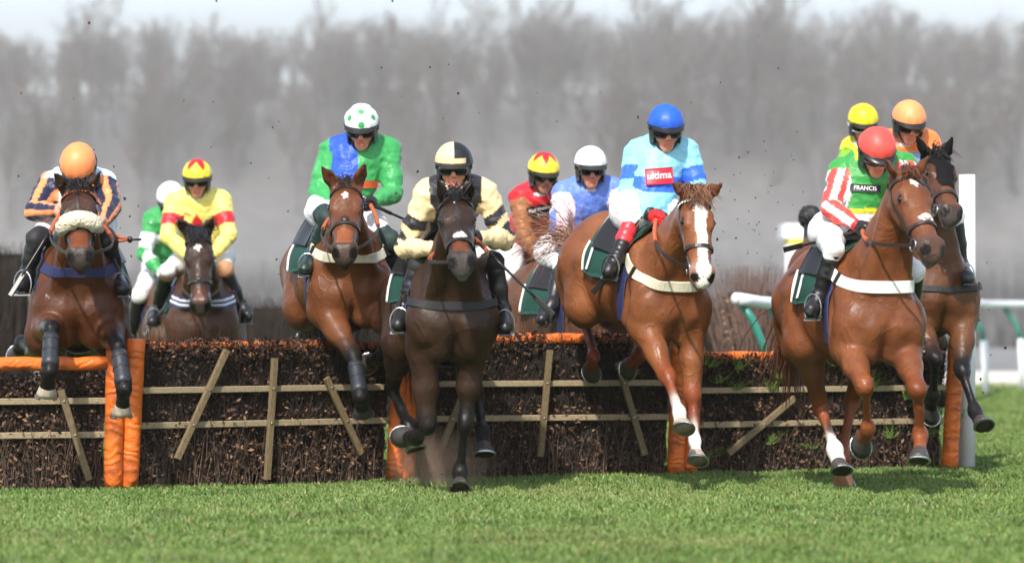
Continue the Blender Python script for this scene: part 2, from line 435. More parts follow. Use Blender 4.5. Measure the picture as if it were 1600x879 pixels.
def pad_material():
    m, nt, b = newmat('orange_padding')
    b.inputs['Roughness'].default_value = 0.48
    tc = nt.nodes.new('ShaderNodeTexCoord')
    wv = nt.nodes.new('ShaderNodeTexWave'); wv.wave_type = 'BANDS'; wv.bands_direction = 'Z'
    wv.inputs['Scale'].default_value = 5.5; wv.inputs['Distortion'].default_value = 13.0; wv.inputs['Detail'].default_value = 4; wv.inputs['Detail Scale'].default_value = 1.3
    nt.links.new(tc.outputs['Object'], wv.inputs['Vector'])
    no = nt.nodes.new('ShaderNodeTexNoise'); no.inputs['Scale'].default_value = 7; no.inputs['Detail'].default_value = 6
    nt.links.new(tc.outputs['Object'], no.inputs['Vector'])
    bp = nt.nodes.new('ShaderNodeBump'); bp.inputs['Strength'].default_value = 0.38; bp.inputs['Distance'].default_value = 0.012
    nt.links.new(wv.outputs[1], bp.inputs['Height']); nt.links.new(bp.outputs[0], b.inputs['Normal'])
    cr = nt.nodes.new('ShaderNodeValToRGB')
    cr.color_ramp.elements[0].position = 0.28; cr.color_ramp.elements[0].color = (0.24, 0.055, 0.014, 1)
    cr.color_ramp.elements[1].position = 0.52; cr.color_ramp.elements[1].color = (0.72, 0.155, 0.018, 1)
    nt.links.new(no.outputs[0], cr.inputs[0]); nt.links.new(cr.outputs[0], b.inputs['Base Color'])
    return m
M['pad'] = pad_material()

def ground_material():
    m, nt, b = newmat('turf')
    b.inputs['Roughness'].default_value = 0.9; b.inputs['Specular IOR Level'].default_value = 0.1
    tc = nt.nodes.new('ShaderNodeTexCoord')
    n1 = nt.nodes.new('ShaderNodeTexNoise'); n1.inputs['Scale'].default_value = 1.3; n1.inputs['Detail'].default_value = 8
    n2 = nt.nodes.new('ShaderNodeTexNoise'); n2.inputs['Scale'].default_value = 45; n2.inputs['Detail'].default_value = 4
    for n in (n1, n2): nt.links.new(tc.outputs['Object'], n.inputs['Vector'])
    c1 = nt.nodes.new('ShaderNodeValToRGB')
    c1.color_ramp.elements[0].position = 0.3; c1.color_ramp.elements[0].color = (0.055, 0.095, 0.022, 1)
    c1.color_ramp.elements[1].position = 0.7; c1.color_ramp.elements[1].color = (0.105, 0.16, 0.04, 1)
    nt.links.new(n1.outputs[0], c1.inputs[0])
    nt.links.new(vary(nt, c1.outputs[0], n2.outputs[0], 0.6, 1.25), b.inputs['Base Color'])
    bp = nt.nodes.new('ShaderNodeBump'); bp.inputs['Strength'].default_value = 0.8; bp.inputs['Distance'].default_value = 0.03
    nt.links.new(n2.outputs[0], bp.inputs['Height']); nt.links.new(bp.outputs[0], b.inputs['Normal'])
    return m
M['turf'] = ground_material()
# ------------------------------------------------------------------ horses
BAY = lin(112, 62, 34); DKBAY = lin(70, 46, 32); CHEST = lin(150, 82, 42); POINT = np.array([.0065, .0058, .0055]); WHITE = np.array([.72, .69, .64])

def horse(s):
    """s: dict of the pose (pixels of the joints in the photo plus a real depth) and the looks"""
    k = s.get('scale', 1.0); h = s.get('vox', 0.013)
    psi, th, ro = R(s.get('yaw', 0)), R(s.get('pitch', 0)), R(s.get('roll', 0))
    F0 = np.array([math.sin(psi), -math.cos(psi), 0]); S0 = np.array([math.cos(psi), math.sin(psi), 0]); U0 = np.array([0, 0, 1.0])
    F = F0 * math.cos(th) + U0 * math.sin(th); U = U0 * math.cos(th) - F0 * math.sin(th)
    S = S0 * math.cos(ro) + U * math.sin(ro); U = U * math.cos(ro) - S0 * math.sin(ro)
    chest = P(*s['chest'])
    O = chest - (0.30 * F - 0.10 * U) * k
    def W(x, y, z): return O + k * (x * F + y * S + z * U)
    coat = np.asarray(s['coat']) * .62; s = dict(s); s['face'] = np.asarray(s.get('face', s['coat'])) * .64; s['upper'] = np.asarray(s.get('upper', s['coat'])) * .62; belly = np.asarray(s.get('belly', coat * 1.12)); point = np.asarray(s.get('point', POINT))
    upper = np.asarray(s.get('upper', coat))
    Q = []
    def q(a, b, r1, r2=None, f=1.0, u=None, kk=0.045, col=None, carve=False, tag=''):
        Q.append(Prim(a, b, r1 * k, None if r2 is None else r2 * k, S if u is None else u, f, kk * k, coat if col is None else col, carve, tag))
    # trunk
    q(W(-.17, 0, -.01), W(-.42, 0, .015), .315, .32, f=.77, kk=.06)
    q(W(.05, 0, .06), W(-.05, 0, -.12), .195, .21, f=.90, kk=.08)
    q(W(-.40, 0, .02), W(-.78, 0, .085), .315, .25, f=.86, kk=.08, col=belly)
    q(W(.02, 0, .245), W(-.30, 0, .22), .10, .12, f=.7, kk=.12, col=upper)
    q(W(-.40, 0, .17), W(-.74, 0, .16), .16, .19, f=1.1, kk=.10, col=upper)
    q(W(-.74, 0, .13), W(-.98, 0, .06), .22, .17, f=1.0, kk=.08, col=upper)
    for sg in (-1, 1):
        q(W(-.80, .13 * sg, .05), W(-.93, .12 * sg, -.06), .175, .15, kk=.07)
        q(W(-.96, .10 * sg, -.02), W(-.90, .13 * sg, -.24), .12, .10, kk=.06)
        q(W(-.02, .11 * sg, .20), W(.17, .150 * sg, -.06), .09, .105, kk=.06)          # shoulder blade
        q(W(.20, .150 * sg, -.07), W(.20, .140 * sg, -.17), .100, .095, kk=.04)        # point of the shoulder
        q(W(.225, .078 * sg, -.12), W(.19, .088 * sg, -.26), .090, .080, kk=.014); q(W(.20, .07 * sg, .0), W(.23, .08 * sg, -.12), .09, .085, kk=.05)        # breast muscle
    q(W(.36, 0, -.10), W(.31, 0, -.34), .036, .032, kk=.035, carve=True)
    q(W(.08, 0, -.18), W(-.15, 0, -.24), .13, .11, kk=.06)
    for sg in (-1, 1):
        q(W(.33, .105 * sg, -.235), W(.20, .095 * sg, -.42), .016, .022, kk=.035, carve=True)
        q(W(-.04, .165 * sg, .03), W(.03, .185 * sg, -.20), .078, .066, kk=.022)
        q(W(-.03, .145 * sg, .20), W(.17, .195 * sg, -.03), .048, .055, kk=.03)
        q(W(-.62, .20 * sg, .08), W(-.62, .20 * sg, -.16), .10, .07, kk=.04)
        q(W(.26, .125 * sg, .16), W(.33, .035 * sg, -.06), .010, .016, kk=.05, carve=True)
    TRUNK = list(Q)
    # neck and head
    A = W(.06, 0, .10); poll = solve(A, *s['poll'], .74 * k, s.get('nsign', -1))
    muz = solve(poll, *s['muzzle'], .585 * k, s.get('hsign', -1))
    d = unit(muz - poll); a = R(s.get('hyaw', 0)); ra = R(s.get('hroll', 0))
    hs = np.array([math.cos(a) * math.cos(ra), math.sin(a) * math.cos(ra), -math.sin(ra)]); hs = unit(hs - (hs @ d) * d); n = np.cross(d, hs)
    def H(t, nn, ss=0.0): return poll + k * (t * d + nn * n + ss * hs)
    nk = H(.07, -.085); dirn = unit(nk - A); crest = unit(np.cross(S, dirn));
    if crest @ U < 0: crest = -crest
    nu = unit(S * 0.6 + hs * 0.4); m1 = A * .55 + nk * .45 + crest * .03 * k; m0 = A * .8 + nk * .2 + crest * .01 * k
    q(W(.09, 0, .02), m0 , .225, .195, f=.70, kk=.08)
    q(m0, m1, .20, .155, f=.66, u=nu, kk=.08)
    q(m1, nk, .155, .115, f=.66, u=nu, kk=.06)
    for sg in (-1, 1): q(H(.06, -.13, .045 * sg), W(.20, .120 * sg, -.04), .045, .062, kk=.035)
    q(A + crest * .12 * k, m1 + crest * .10 * k, .06, .05, f=.6, u=nu, kk=.10)
    q(m1 + crest * .10 * k, H(-.02, -.06), .05, .05, f=.7, u=nu, kk=.08)
    face = np.asarray(s.get('face', coat)); mzc = np.asarray(s.get('muzzlecol', (.036, .029, .027)))
    def hq(a_, b_, r1, r2=None, f=1.0, kk=.03, col=None, carve=False, u=None): q(a_, b_, r1, r2, f=f, u=hs if u is None else u, kk=kk, col=face if col is None else col, carve=carve, tag='head')
    hq(H(.02, -.045), H(.15, -.035), .078, .092, f=.98, kk=.04)
    for sg in (-1, 1):
        hq(H(.13, -.105, .035 * sg), H(.235, -.10, .03 * sg), .078, .062, f=.8, kk=.03)
        hq(H(.15, .018, .066 * sg), H(.215, .012, .072 * sg), .030, .026, kk=.03)
        hq(H(.25, -.035, .058 * sg), H(.36, -.045, .042 * sg), .024, .018, kk=.03)       # facial crest
        hq(H(.190, .006, .112 * sg), H(.190, .006, .112 * sg), .027, kk=.012, carve=True)
        hq(H(.525, -.010, .040 * sg), H(.562, -.030, .043 * sg), .038, .031, kk=.025, col=mzc)
        hq(H(.566, .006, .060 * sg), H(.592, -.024, .056 * sg), .022, .019, kk=.008, carve=True)
        hq(H(.50, -.083, .050 * sg), H(.592, -.084, .0), .007, .009, kk=.008, carve=True)
    hq(H(.15, -.03), H(.34, -.035), .088, .069, f=.95, kk=.04)
    hq(H(.34, -.035), H(.52, -.042), .070, .061, f=.98, kk=.04)
    hq(H(.24, -.115), H(.50, -.085), .045, .034, f=1.0, kk=.04)
    hq(H(.53, -.045), H(.570, -.062), .057, .048, f=1.1, kk=.03, col=mzc)
    hq(H(.555, -.105), H(.585, -.100), .032, .026, f=1.1, kk=.012, col=np.asarray(s.get('chin', mzc)))
    ears = []
    for i, sg in enumerate((-1, 1)):
        e0 = H(-.005, .005, .062 * sg)
        tip = s.get('ears', (None, None))[i]
        e1 = H(-.165, .035, .085 * sg) if tip is None else solve(e0, tip[0], tip[1], .185 * k, s.get('esign', -1))
        ed = unit(e1 - e0); fr = unit(n * 0.8 + hs * .35 * sg + F0 * 0.2); fr = unit(fr - (fr @ ed) * ed); em = e0 * .55 + e1 * .45
        hq(H(.03, -.02, .05 * sg), e0, .045, .034, kk=.03)
        hq(e0, em, .040, .042, f=.62, u=fr, kk=.02); hq(em, e1, .042, .006, f=.55, u=fr, kk=.01, col=face * .55)
        hq(e0 + fr * .030 * k + ed * .03 * k, em + fr * .028 * k, .020, .021, f=.9, u=fr, kk=.01, carve=True)
        hq(em + fr * .028 * k, e1 * .82 + e0 * .18 + fr * .018 * k, .021, .006, kk=.01, carve=True)
        ears.append((e0, e1, fr))
    # legs
    legs = {}
    defaults = dict(
        FR=dict(kind='f', side=-1, knee=(.30, -.60), fet=(.12, -.76), toe=(.02, -.88)), FL=dict(kind='f', side=1, knee=(.12, -.68), fet=(.20, -.98), toe=(.28, -1.14)),
        HR=dict(kind='h', side=-1, hock=(-1.05, -.58), fet=(-1.02, -.92), toe=(-.92, -1.08)), HL=dict(kind='h', side=1, hock=(-.80, -.66), fet=(-.62, -.96), toe=(-.52, -1.10)))
    for key, dd in defaults.items():
        sg = dd['side']; L = s.get('legs', {}).get(key); pc = np.asarray(s.get('points', {}).get(key, point)); upc = np.asarray(s.get('gaskin', coat * .9))
        if dd['kind'] == 'f':
            el = W(*(L.get('elbow', (.06, .175 * sg, -.24)) if L else (.06, .175 * sg, -.24)))
            lens = (.43, .30, .20)
            names = ('knee', 'fet', 'toe')
        else:
            el = W(*(L.get('stifle', (-.60, .185 * sg, -.20)) if L else (-.60, .185 * sg, -.20)))
            lens = (.50, .37, .20); names = ('hock', 'fet', 'toe')
        J = [el]
        for nm, ln in zip(names, lens):
            if L and nm in L:
                px, py, sn = L[nm]; J.append(solve(J[-1], px, py, ln * k, sn))
            else:
                x, z = dd[nm]; J.append(W(x, (.15 if dd['kind'] == 'f' else .15) * sg, z))
        el, kn, fe, to = J
        pd = unit(to - fe); cor = fe + (to - fe) * .56; sock = s.get('socks', {}).get(key, 0.0); sk = WHITE
        lowc = lambda x: sk if x < sock else pc
        b0 = unit(kn - el); b1 = unit(fe - kn)
        lat = S - (S @ b0) * b0 * .0
        if dd['kind'] == 'f':
            q(W(.17, .16 * sg, -.12), el, .105, .105, kk=.05)
            q(el, el + (kn - el) * .5, .102, .068, f=.92, kk=.03, col=coat)
            q(el + (kn - el) * .12 + F * .035 * k, el + (kn - el) * .45 + F * .02 * k, .06, .045, kk=.05, col=coat)
            pk = s.get('pointstart', {}).get(key, .75)
            q(el + (kn - el) * .5, el + (kn - el) * pk, .070, .049, kk=.04, col=coat)
            q(el + (kn - el) * pk, kn, .049, .046, kk=.03, col=pc)
            q(kn - b0 * .03 * k, kn + b1 * .025 * k, .048, .043, kk=.02, col=pc); q(kn + F * .015 * k - b0 * .01, kn + F * .02 * k + b1 * .01, .037, .035, kk=.02, col=pc)
        else:
            hip = W(-.78, .13 * sg, .03)
            q(hip, el, .165, .125, kk=.07); q(W(-.92, .12 * sg, -.12), el + (kn - el) * .3, .11, .075, kk=.06)
            q(el, el + (kn - el) * .45, .12, .082, f=.82, kk=.06, col=coat)
            q(el + (kn - el) * .45, el + (kn - el) * .85, .080, .050, f=.85, kk=.04, col=upc)
            bk = unit(unit(el - kn) * .5 - unit(fe - kn) * .5 + unit(np.cross(S, unit(fe - kn))) * 0.001); bk = unit(-(unit(el - kn) + unit(fe - kn)))
            q(el + (kn - el) * .82, kn, .050, .050, f=.85, kk=.03, col=pc)
            q(kn, kn + bk * .045 * k + unit(el - kn) * .05 * k, .042, .024, f=.8, kk=.03, col=pc)
            q(kn, kn + b1 * .05 * k, .048, .040, f=.85, kk=.03, col=pc)
        r0 = .033 if dd['kind'] == 'f' else .036
        q(kn + b1 * .03 * k, kn + (fe - kn) * (1 - sock * .5 if sock > .3 else .9), r0, r0 - .004, f=.82, kk=.02, col=pc)
        bkd = unit(np.cross(S, b1)); bkd = bkd if bkd @ F < 0 else -bkd
        q(kn + b1 * .05 * k + bkd * .022 * k, fe - b1 * .02 * k + bkd * .020 * k, .018, .020, kk=.012, col=pc)
        if sock > .3: q(kn + (fe - kn) * (1 - sock * .5), fe, r0 - .002, r0, f=.85, kk=.02, col=sk)
        q(fe - b1 * .022 * k, fe + pd * .012 * k, .042, .045, kk=.02, col=sk if sock > .05 else pc)
        bkf = unit(b1 - pd + 1e-6); q(fe, fe - unit(-b1 + pd) * .0 + (fe - (kn * .5 + to * .5)) * .12, .038, .030, kk=.02, col=sk if sock > .05 else pc)
        q(fe, cor, .034, .043, kk=.02, col=sk if sock > .05 else pc)
        legs[key] = dict(el=el, kn=kn, fe=fe, to=to, cor=cor, pd=pd, b1=b1, kind=dd['kind'])
    if 'dbg' in s:
        for kk_, l in legs.items(): print(kk_, [(nm, [round(float(800 + FPX * l[nm][0] / l[nm][1])), round(float(HZ - FPX * (l[nm][2] - CAMH) / l[nm][1])), round(float(l[nm][1]), 2)]) for nm in ('el', 'kn', 'fe', 'to')])
    # ---- the thing and its body mesh
    base = np.array([O[0], O[1], min(0.0, 0.0)])
    low = min(l['to'][2] for l in legs.values())
    rt = thing('horse', s['label'], 'horse', (O[0], O[1], max(low - .03, 0.0)), s.get('group'))
    V, Fc = isosurface(Q, h)
    V = relax(V, Fc, 1, .35)
    C = prim_colour(Q, V, soft=.020 * k)
    Nn = vnormals(V, Fc); dh_ = np.linalg.norm(V - (poll + muz) / 2, axis=1); trunkw = np.clip((dh_ - .40) / .15, 0, 1)
    V = V + Nn * ((vnoise(V * (1, 1, .6), 8, 61) * .007 + vnoise(V * (1, 1, .5), 19, 62) * .0028) * trunkw)[:, None]
    rel = (V - poll) / k; ht, hn, hss = rel @ d, rel @ n, rel @ hs
    hd = (ht > -.02) & (ht < .64) & (np.abs(hn) < .2) & (np.abs(hss) < .13)
    jit = vnoise(V, 30, 3) * .006 + vnoise(V, 60, 4) * .004
    def paint(mask, col, amt=1.0):
        C[mask] = C[mask] * (1 - amt) + np.asarray(col) * amt
    for mk_ in s.get('marks', []):
        if mk_[0] == 'blaze':      # list of (t, centre, half width)
            ts, cs, ws = np.array(mk_[1]).T
            cc = np.interp(ht, ts, cs); ww = np.interp(ht, ts, ws)
            paint(hd & (hn > -.06) & (np.abs(hss - cc) < ww + jit) & (ht > ts[0]) & (ht < ts[-1]), WHITE)
        if mk_[0] == 'star':
            t0, c0, rt_, rs_ = mk_[1]
            paint(hd & (hn > -.02) & (np.abs(ht - t0) / rt_ + np.abs(hss - c0) / rs_ < 1 + jit * 25), WHITE)
    if 'nose' in s: # a tan or pink patch over the muzzle front
        t0, t1, w, c_ = s['nose']; paint(hd & (ht > t0 + jit) & (ht < t1 + jit) & (np.abs(hss) < w) & (hn > -.07), c_, .85)
    nost = np.zeros(len(V), bool)
    for sg in (-1, 1):
        for c0 in (H(.576, -.006, .056 * sg),): nost |= np.linalg.norm((V - c0) * 1.0, axis=1) < .032 * k
    paint(nost, (.006, .004, .004))
    # dapple, sweat-dark and sun-bleached patches in the coat itself
    C *= np.clip(1 + .24 * vnoise(V, 3.2, 5) + .20 * vnoise(V, 7, 7) + .13 * vnoise(V, 17, 6), .45, 1.6)[:, None] ** np.array([.85, 1.05, 1.15])
    C = np.clip(C, .003, .9)
    body = mesh_obj('body', V, Fc, M['coat'], rt, C)
    for sg in (-1, 1):
        e = MB(); c0 = H(.190, .004, .088 * sg); e.ball(c0, d * .027 * k, n * .022 * k, hs * .020 * k, 12, 8); e.build('eye', M['eye'], rt, smooth=True)
    # hooves
    for key, l in legs.items():
        pd = l['pd']; f = F0 - (F0 @ pd) * pd
        fl = l['fe'] - (l['kn'] * .5 + l['to'] * .5)
        f = -unit(np.cross(pd, np.cross(l['b1'], pd))) * 1.0 if np.linalg.norm(np.cross(l['b1'], pd)) > .25 and l['kind'] == 'f' and s.get('foldhoof', True) and (pd @ l['b1'] < .75) else unit(f)
        sd = np.cross(pd, f); cor = l['cor']; sock = s.get('socks', {}).get(key, 0)
        ring = []
        hc = np.asarray(s.get('hoofcol', {}).get(key, (.05, .043, .038)))
        rows = [(0.0, .041, .0, 0.0), (.018, .047, .003, .1), (.05, .055, .008, .32), (.082, .063, .014, .42)]
        mb = MB(); NV = 20; V_ = []; C_ = []
        for (dp, r, fo, tl) in rows:
            for i in range(NV):
                an = 2 * math.pi * i / NV; cx, sx = math.cos(an), math.sin(an)
                V_.append(cor + k * (pd * (dp + tl * r * cx) + f * (r * cx * 1.08 + fo) + sd * r * sx)); C_.append(hc * (1 + .5 * (1 - dp / .08) * (sock > 0)))
        V_.append(cor + k * (pd * .075 + f * .012)); C_.append(hc * .6)
        Fh = [(i + j * NV, (i + 1) % NV + j * NV, (i + 1) % NV + (j + 1) * NV, i + (j + 1) * NV) for j in range(3) for i in range(NV)]
        Fh += [(3 * NV + i, 3 * NV + (i + 1) % NV, 4 * NV) for i in range(NV)]
        mb.add(V_, Fh, np.array(C_)); hf = mb.build('hoof', M['hoof'], rt, smooth=True, col=True)
        sh = MB(); pts = []
        for i in range(15):
            an = R(-140) + R(280) * i / 14; cx, sx = math.cos(an), math.sin(an); r = .062
            pts.append(cor + k * (pd * (.088 + .42 * r * cx) + f * (r * cx * 1.06 + .014) + sd * r * .98 * sx))
        sh.tube(pts, .0075 * k, 6); sh.build('shoe', M['steel'], hf)
    # leg boots
    for key in s.get('boots', ()):
        l = legs[key]; mb = MB(); t = np.linspace(.16, .93, 8); mb.tube([l['kn'] + (l['fe'] - l['kn']) * x for x in t], [.040, .046, .047, .046, .047, .048, .052, .05], 14)
        bo = mb.build('leg_boot', M['legboot'], rt, smooth=True)
        st = MB()
        for x in (.3, .55, .8):
            c = l['kn'] + (l['fe'] - l['kn']) * x; st.tube([c - l['b1'] * .009, c + l['b1'] * .009], .0495 * k, 14)
        st.build('strap', M['webbing_black'], bo)
    # mane and tail
    hc = np.asarray(s.get('hair', POINT)); hv = MB()
    for i in range(s.get('manehairs', 380)):
        t = random.random(); pbase = (A + crest * .17 * k) * (1 - t) + H(-.03, -.0) * t
        pbase = pbase + crest * .035 * k * math.sin(math.pi * t) + nu * random.uniform(-.018, .018) * k
        L_ = random.uniform(.05, .13) * k * s.get('mane', 1.0); sd = s.get('maneside', 1) * nu
        dr = unit(crest * random.uniform(.4, 1.0) + sd * random.uniform(.1, .9) - dirn * random.uniform(0, .6))
        p1 = pbase + dr * L_ * .5; p2 = p1 + unit(dr + sd * .5 - U0 * .9) * L_ * .6
        hv.tube([pbase, p1, p2], [.0032, .003, .001], 3, c=hc * random.uniform(.6, 1.5))
    for i in range(s.get('forelock', 26) * 3):
        b = H(random.uniform(-.05, .02), .045, random.uniform(-.045, .045)); L_ = random.uniform(.06, .15) * k * s.get('forelen', 1.0)
        p1 = b + unit(n * .5 + hs * random.uniform(-.7, .7) + d * random.uniform(.0, .9)) * L_ * .45; p2 = p1 + unit(d * random.uniform(.3, 1) + hs * random.uniform(-.6, .6)) * L_ * .6
        hv.tube([b, p1, p2], [.0032, .003, .001], 3, c=hc * random.uniform(.7, 1.5))
    hv.build('mane', M['hair'], rt, col=True, smooth=True)
    tv = MB(); tb = W(-1.13, 0, .10); tl = s.get('tail', 'trail')
    if tl == 'knot':
        K = P(*s['tailknot']); tv.tube([W(-1.08, 0, .12), W(-1.14, 0, .2), K], [.05, .05, .06], 10, c=hc)
        for i in range(120):
            v = unit(np.array([random.gauss(0, 1) for _ in range(3)])); w = unit(np.cross(v, [.3, .5, .8])); r = .085
            tv.tube([K + r * (v * math.cos(t) * .85 + w * math.sin(t) * 1.05) * (1, 1, 1.2) for t in (0, .5, 1, 1.5, 2)], [.010, .016, .018, .016, .008], 4, c=hc * random.uniform(.7, 1.5))
    else:
        for i in range(s.get('tailhairs', 220)):
            o0 = tb + S * random.uniform(-.03, .03) + U * random.uniform(-.04, .03); L_ = random.uniform(.45, .85)
            if tl == 'fly':
                dr = unit(U * random.uniform(-.1, .8) - F * random.uniform(.2, .8) - S * random.uniform(.0, .9)); dn = -U0 * random.uniform(.2, 1.3) - S * random.uniform(-.3, .4); L_ *= .8
            else:
                dr = unit(-F * random.uniform(.4, .8) - U * random.uniform(.0, .5) + S * random.uniform(-.10, .10)); dn = -U0 * random.uniform(1.2, 2.2)
            pts = [o0]; v = dr
            for j in range(5):
                pts.append(pts[-1] + unit(v) * L_ / 5); v = unit(v + dn * .35 + np.array([random.gauss(0, .16) for _ in range(3)]))
            tv.tube(pts, np.array([.0045, .005, .0045, .004, .003, .001]) * (.42 if tl == 'fly' else 1), 3, c=hc * random.uniform(.7, 1.6))
    tv.build('tail', M['hair'], rt, col=True, smooth=True)
    # ---------------------------------------------------------------- tack
    headp = [p for p in Q if p.tag == 'head']
    trunk = Q
    def head_band(t0, nn0, tilt, a0, a1, w, off=.003, num=22):
        """strap round the head: plane through H(t0) with its axis along d tilted by tilt (towards n)"""
        ax = unit(d + n * tilt); c = H(t0, nn0); e1 = hs; e2 = unit(np.cross(ax, e1)); 
        if e2 @ n < 0: e2 = -e2
        an = np.radians(np.linspace(a0, a1, num)); dirs = np.cos(an)[:, None] * e2 + np.sin(an)[:, None] * e1
        pts = march(headp, c + dirs * .22 * k, -dirs, off, maxd=.20)
        return pts, ax, dirs
    br = thing_part = None
    leather = M[s.get('leather', 'dark_leather')]
    b = MB()
    pts, ax, dr = head_band(.06, -.05, 0.0, -100, 100, .0); b.ribbon(pts, ax, dr, .020, .006)                         # browband
    pts, ax, dr = head_band(-.025, -.06, .15, -95, 95, 0); b.ribbon(pts, ax, dr, .022, .006)                           # headpiece
    nbt = s.get('noseband', .37)
    pts, ax, dr = head_band(nbt, -.05, s.get('nbtilt', -.15), -175, 175, 0, num=34); b.ribbon(pts, ax, dr, .022, .006)
    bits = []
    for sg in (-1, 1):
        bit = H(.475, -.085, .062 * sg)
        ts = np.linspace(0, 1, 12)
        line = np.array([H(.05 + (.46 - .05) * t, -.055 - .03 * t) for t in ts])
        pts = march(headp, line + hs * sg * .2 * k, -hs * sg, .003, maxd=.2); b.ribbon(pts, n, hs * sg, .018, .006)       # cheekpiece
        bits.append(pts[-1])
        tl2 = np.array([H(.02 + .09 * t, -.05 - .15 * t, 0) for t in ts]); pts = march(headp, tl2 + hs * sg * .2 * k, -hs * sg, .003, maxd=.16); b.ribbon(pts, n, hs * sg, .014, .005)
    bridle = b.build('bridle', leather, rt, smooth=False)
    if s.get('browwhite'):
        pts, ax, dr = head_band(.06, -.05, 0.0, -85, 85, .0, off=.0095, num=18)
        w = MB()
        for i, p in enumerate(pts): w.ball(p, ax * .008, dr[i] * .004, np.cross(ax, dr[i]) * .0075, 6, 4)
        w.build('browband_beads', M[s['browwhite']], bridle)
    if s.get('fleece'):
        pts, ax, dr = head_band(.325, -.05, -.10, -80, 80, 0, off=.022, num=20)
        w = MB(); rad = .052 * np.clip(np.cos(np.linspace(-1.35, 1.35, 20)) * 1.6, .55, 1) * k
        w.tube(pts, rad, 14); V_ = w.V[0]; w.V[0] = V_ + np.stack([vnoise(V_, 55, i) for i in range(3)], 1) * .010
        w.build('sheepskin_noseband', M['fleece'], bridle, smooth=True)
    for bt, sg in zip(bits, (-1, 1)):
        w = MB(); an = np.linspace(0, 2 * math.pi, 15); w.tube([bt + hs * sg * .008 + k * .034 * (math.cos(x) * d + math.sin(x) * n) for x in an], .0055, 6, cap=False); w.build('bit_ring', M['steel'], bridle, smooth=True)
    if s.get('crossnose'):   # small pad and centre line of a grackle noseband
        w = MB(); p_, ax, dr = head_band(s['crossnose'], -.05, 0, -10, 10, 0, off=.004, num=3); w.ball(p_[1], d * .024, hs * .026, n * .010, 10, 6); w.build('nose_pad', M[s.get('padmat', 'dark_leather')], bridle, smooth=True)
        for sg in (-1, 1):
            pass
    if s.get('faceline'):
        ts = np.linspace(.05, s['faceline'], 14); line = np.array([H(t, .2) for t in ts]); pts = march(headp, line, -n, .002, maxd=.3); w = MB(); w.ribbon(pts, hs, n, .014, .005); w.build('face_strap', leather, bridle)
    if s.get('hood'):
        t0, t1 = -.05, .34; Vh = V; sel = hd & (ht < .36 - .35 * np.maximum(np.abs(hss) - .045, 0) / .06 + jit) & (hn > -.115)
        eard = np.min([np.linalg.norm(V - (e0 * (1 - x) + e1 * x), axis=1) for e0, e1, _ in ears for x in np.linspace(0, 1, 9)], 0) < .05
        eyes = np.min([np.linalg.norm(V - H(.19, .002, .085 * sg), axis=1) for sg in (-1, 1)], 0) < .05
        sel = (sel & ~eyes) | eard
        N = vnormals(V, Fc); fm = sel[Fc].all(1); used = np.unique(Fc[fm]); mp = -np.ones(len(V), int); mp[used] = np.arange(len(used))
        mesh_obj('ear_hood', V[used] + N[used] * .006, mp[Fc[fm]], M['hood'], bridle)
    # breast girth
    if s.get('girthband'):
        mat, wd_ = s['girthband']; an = np.linspace(-104, 104, 52); z = s.get('bgz', .03) + .13 * (np.abs(an) / 104) ** 2.2
        ar = np.radians(an); dirs = np.cos(ar)[:, None] * F + np.sin(ar)[:, None] * S
        cc = np.array([W(.0, 0, zz) for zz in z]); pts = march(Q, cc + dirs * .75 * k, -dirs, .005, maxd=.75)
        pts = np.array([pts[max(i - 1, 0)] * .25 + pts[i] * .5 + pts[min(i + 1, 51)] * .25 for i in range(52)])
        tang = np.gradient(pts, axis=0); tang /= np.linalg.norm(tang, axis=1, keepdims=True); up = np.cross(dirs, tang); up /= np.linalg.norm(up, axis=1, keepdims=True)
        up = np.where((up @ U)[:, None] < 0, -up, up)
        nr = sdf_grad(Q, pts)
        upn = np.cross(nr, tang); upn /= np.linalg.norm(upn, axis=1, keepdims=True); upn = np.where((upn @ U)[:, None] < 0, -upn, upn)
        up = upn * .6 + up * .4
        w = MB()
        if mat == 'stripe_web':
            for j, (o, c_) in enumerate([(-.4, (.03, .035, .12)), (-.2, (.75, .75, .75)), (0, (.03, .035, .12)), (.2, (.75, .75, .75)), (.4, (.03, .035, .12))]):
                w.ribbon(pts + up * o * wd_, up, nr, wd_ * .2, .008, c=c_)
            w.build('breast_girth', M[mat], rt, col=True)
        else: w.ribbon(pts, up, nr, wd_, .009); bg_ = w.build('breast_girth', M[mat], rt)
        for i in (9, 42):
            bk = MB(); bk.tube([pts[i] + nr[i] * .014 + up[i] * x * wd_ * .55 for x in (-1, 1)], .012, 6); bk.build('buckle', M['dark_leather'], rt)
    # saddle cloth, saddle, girth
    def flank(x, a_):   # angle from the top line, positive = horse's left
        c = W(x, 0, .05); dv = math.cos(a_) * U + math.sin(a_) * S; return c, dv
    def flank_grid(x0, x1, a0, a1, nx, na, off, flare=0.0):
        g = np.zeros((nx, na, 3)); nn = np.zeros((nx, na, 3)); C0 = np.zeros((nx, na, 3)); D0 = np.zeros((nx, na, 3))
        for i, x in enumerate(np.linspace(x0, x1, nx)):
            for j, a_ in enumerate(np.linspace(a0, a1, na)):
                C0[i, j], D0[i, j] = flank(x, a_)
        trunkp = [p for p in Q if p.tag != 'head']
        o_ = np.where(np.abs(np.linspace(a0, a1, na)) > 1.75, off + flare, off)[None, :]
        g = march(trunkp, C0 + D0 * .62 * k, -D0, 0.0, maxd=.62) + D0 * o_[..., None]
        return g, D0
    g, nn = flank_grid(-.50, -.08, R(-95), R(95), 14, 41, .012, .006)
    g = g + nn * (vnoise(g, 9, 8)[..., None] * .008 + .006)
    Vv, Ff = grid_shell(g, nn, .010); cl = mesh_obj('saddle_cloth', Vv, Ff, M['green_cloth'], rt)
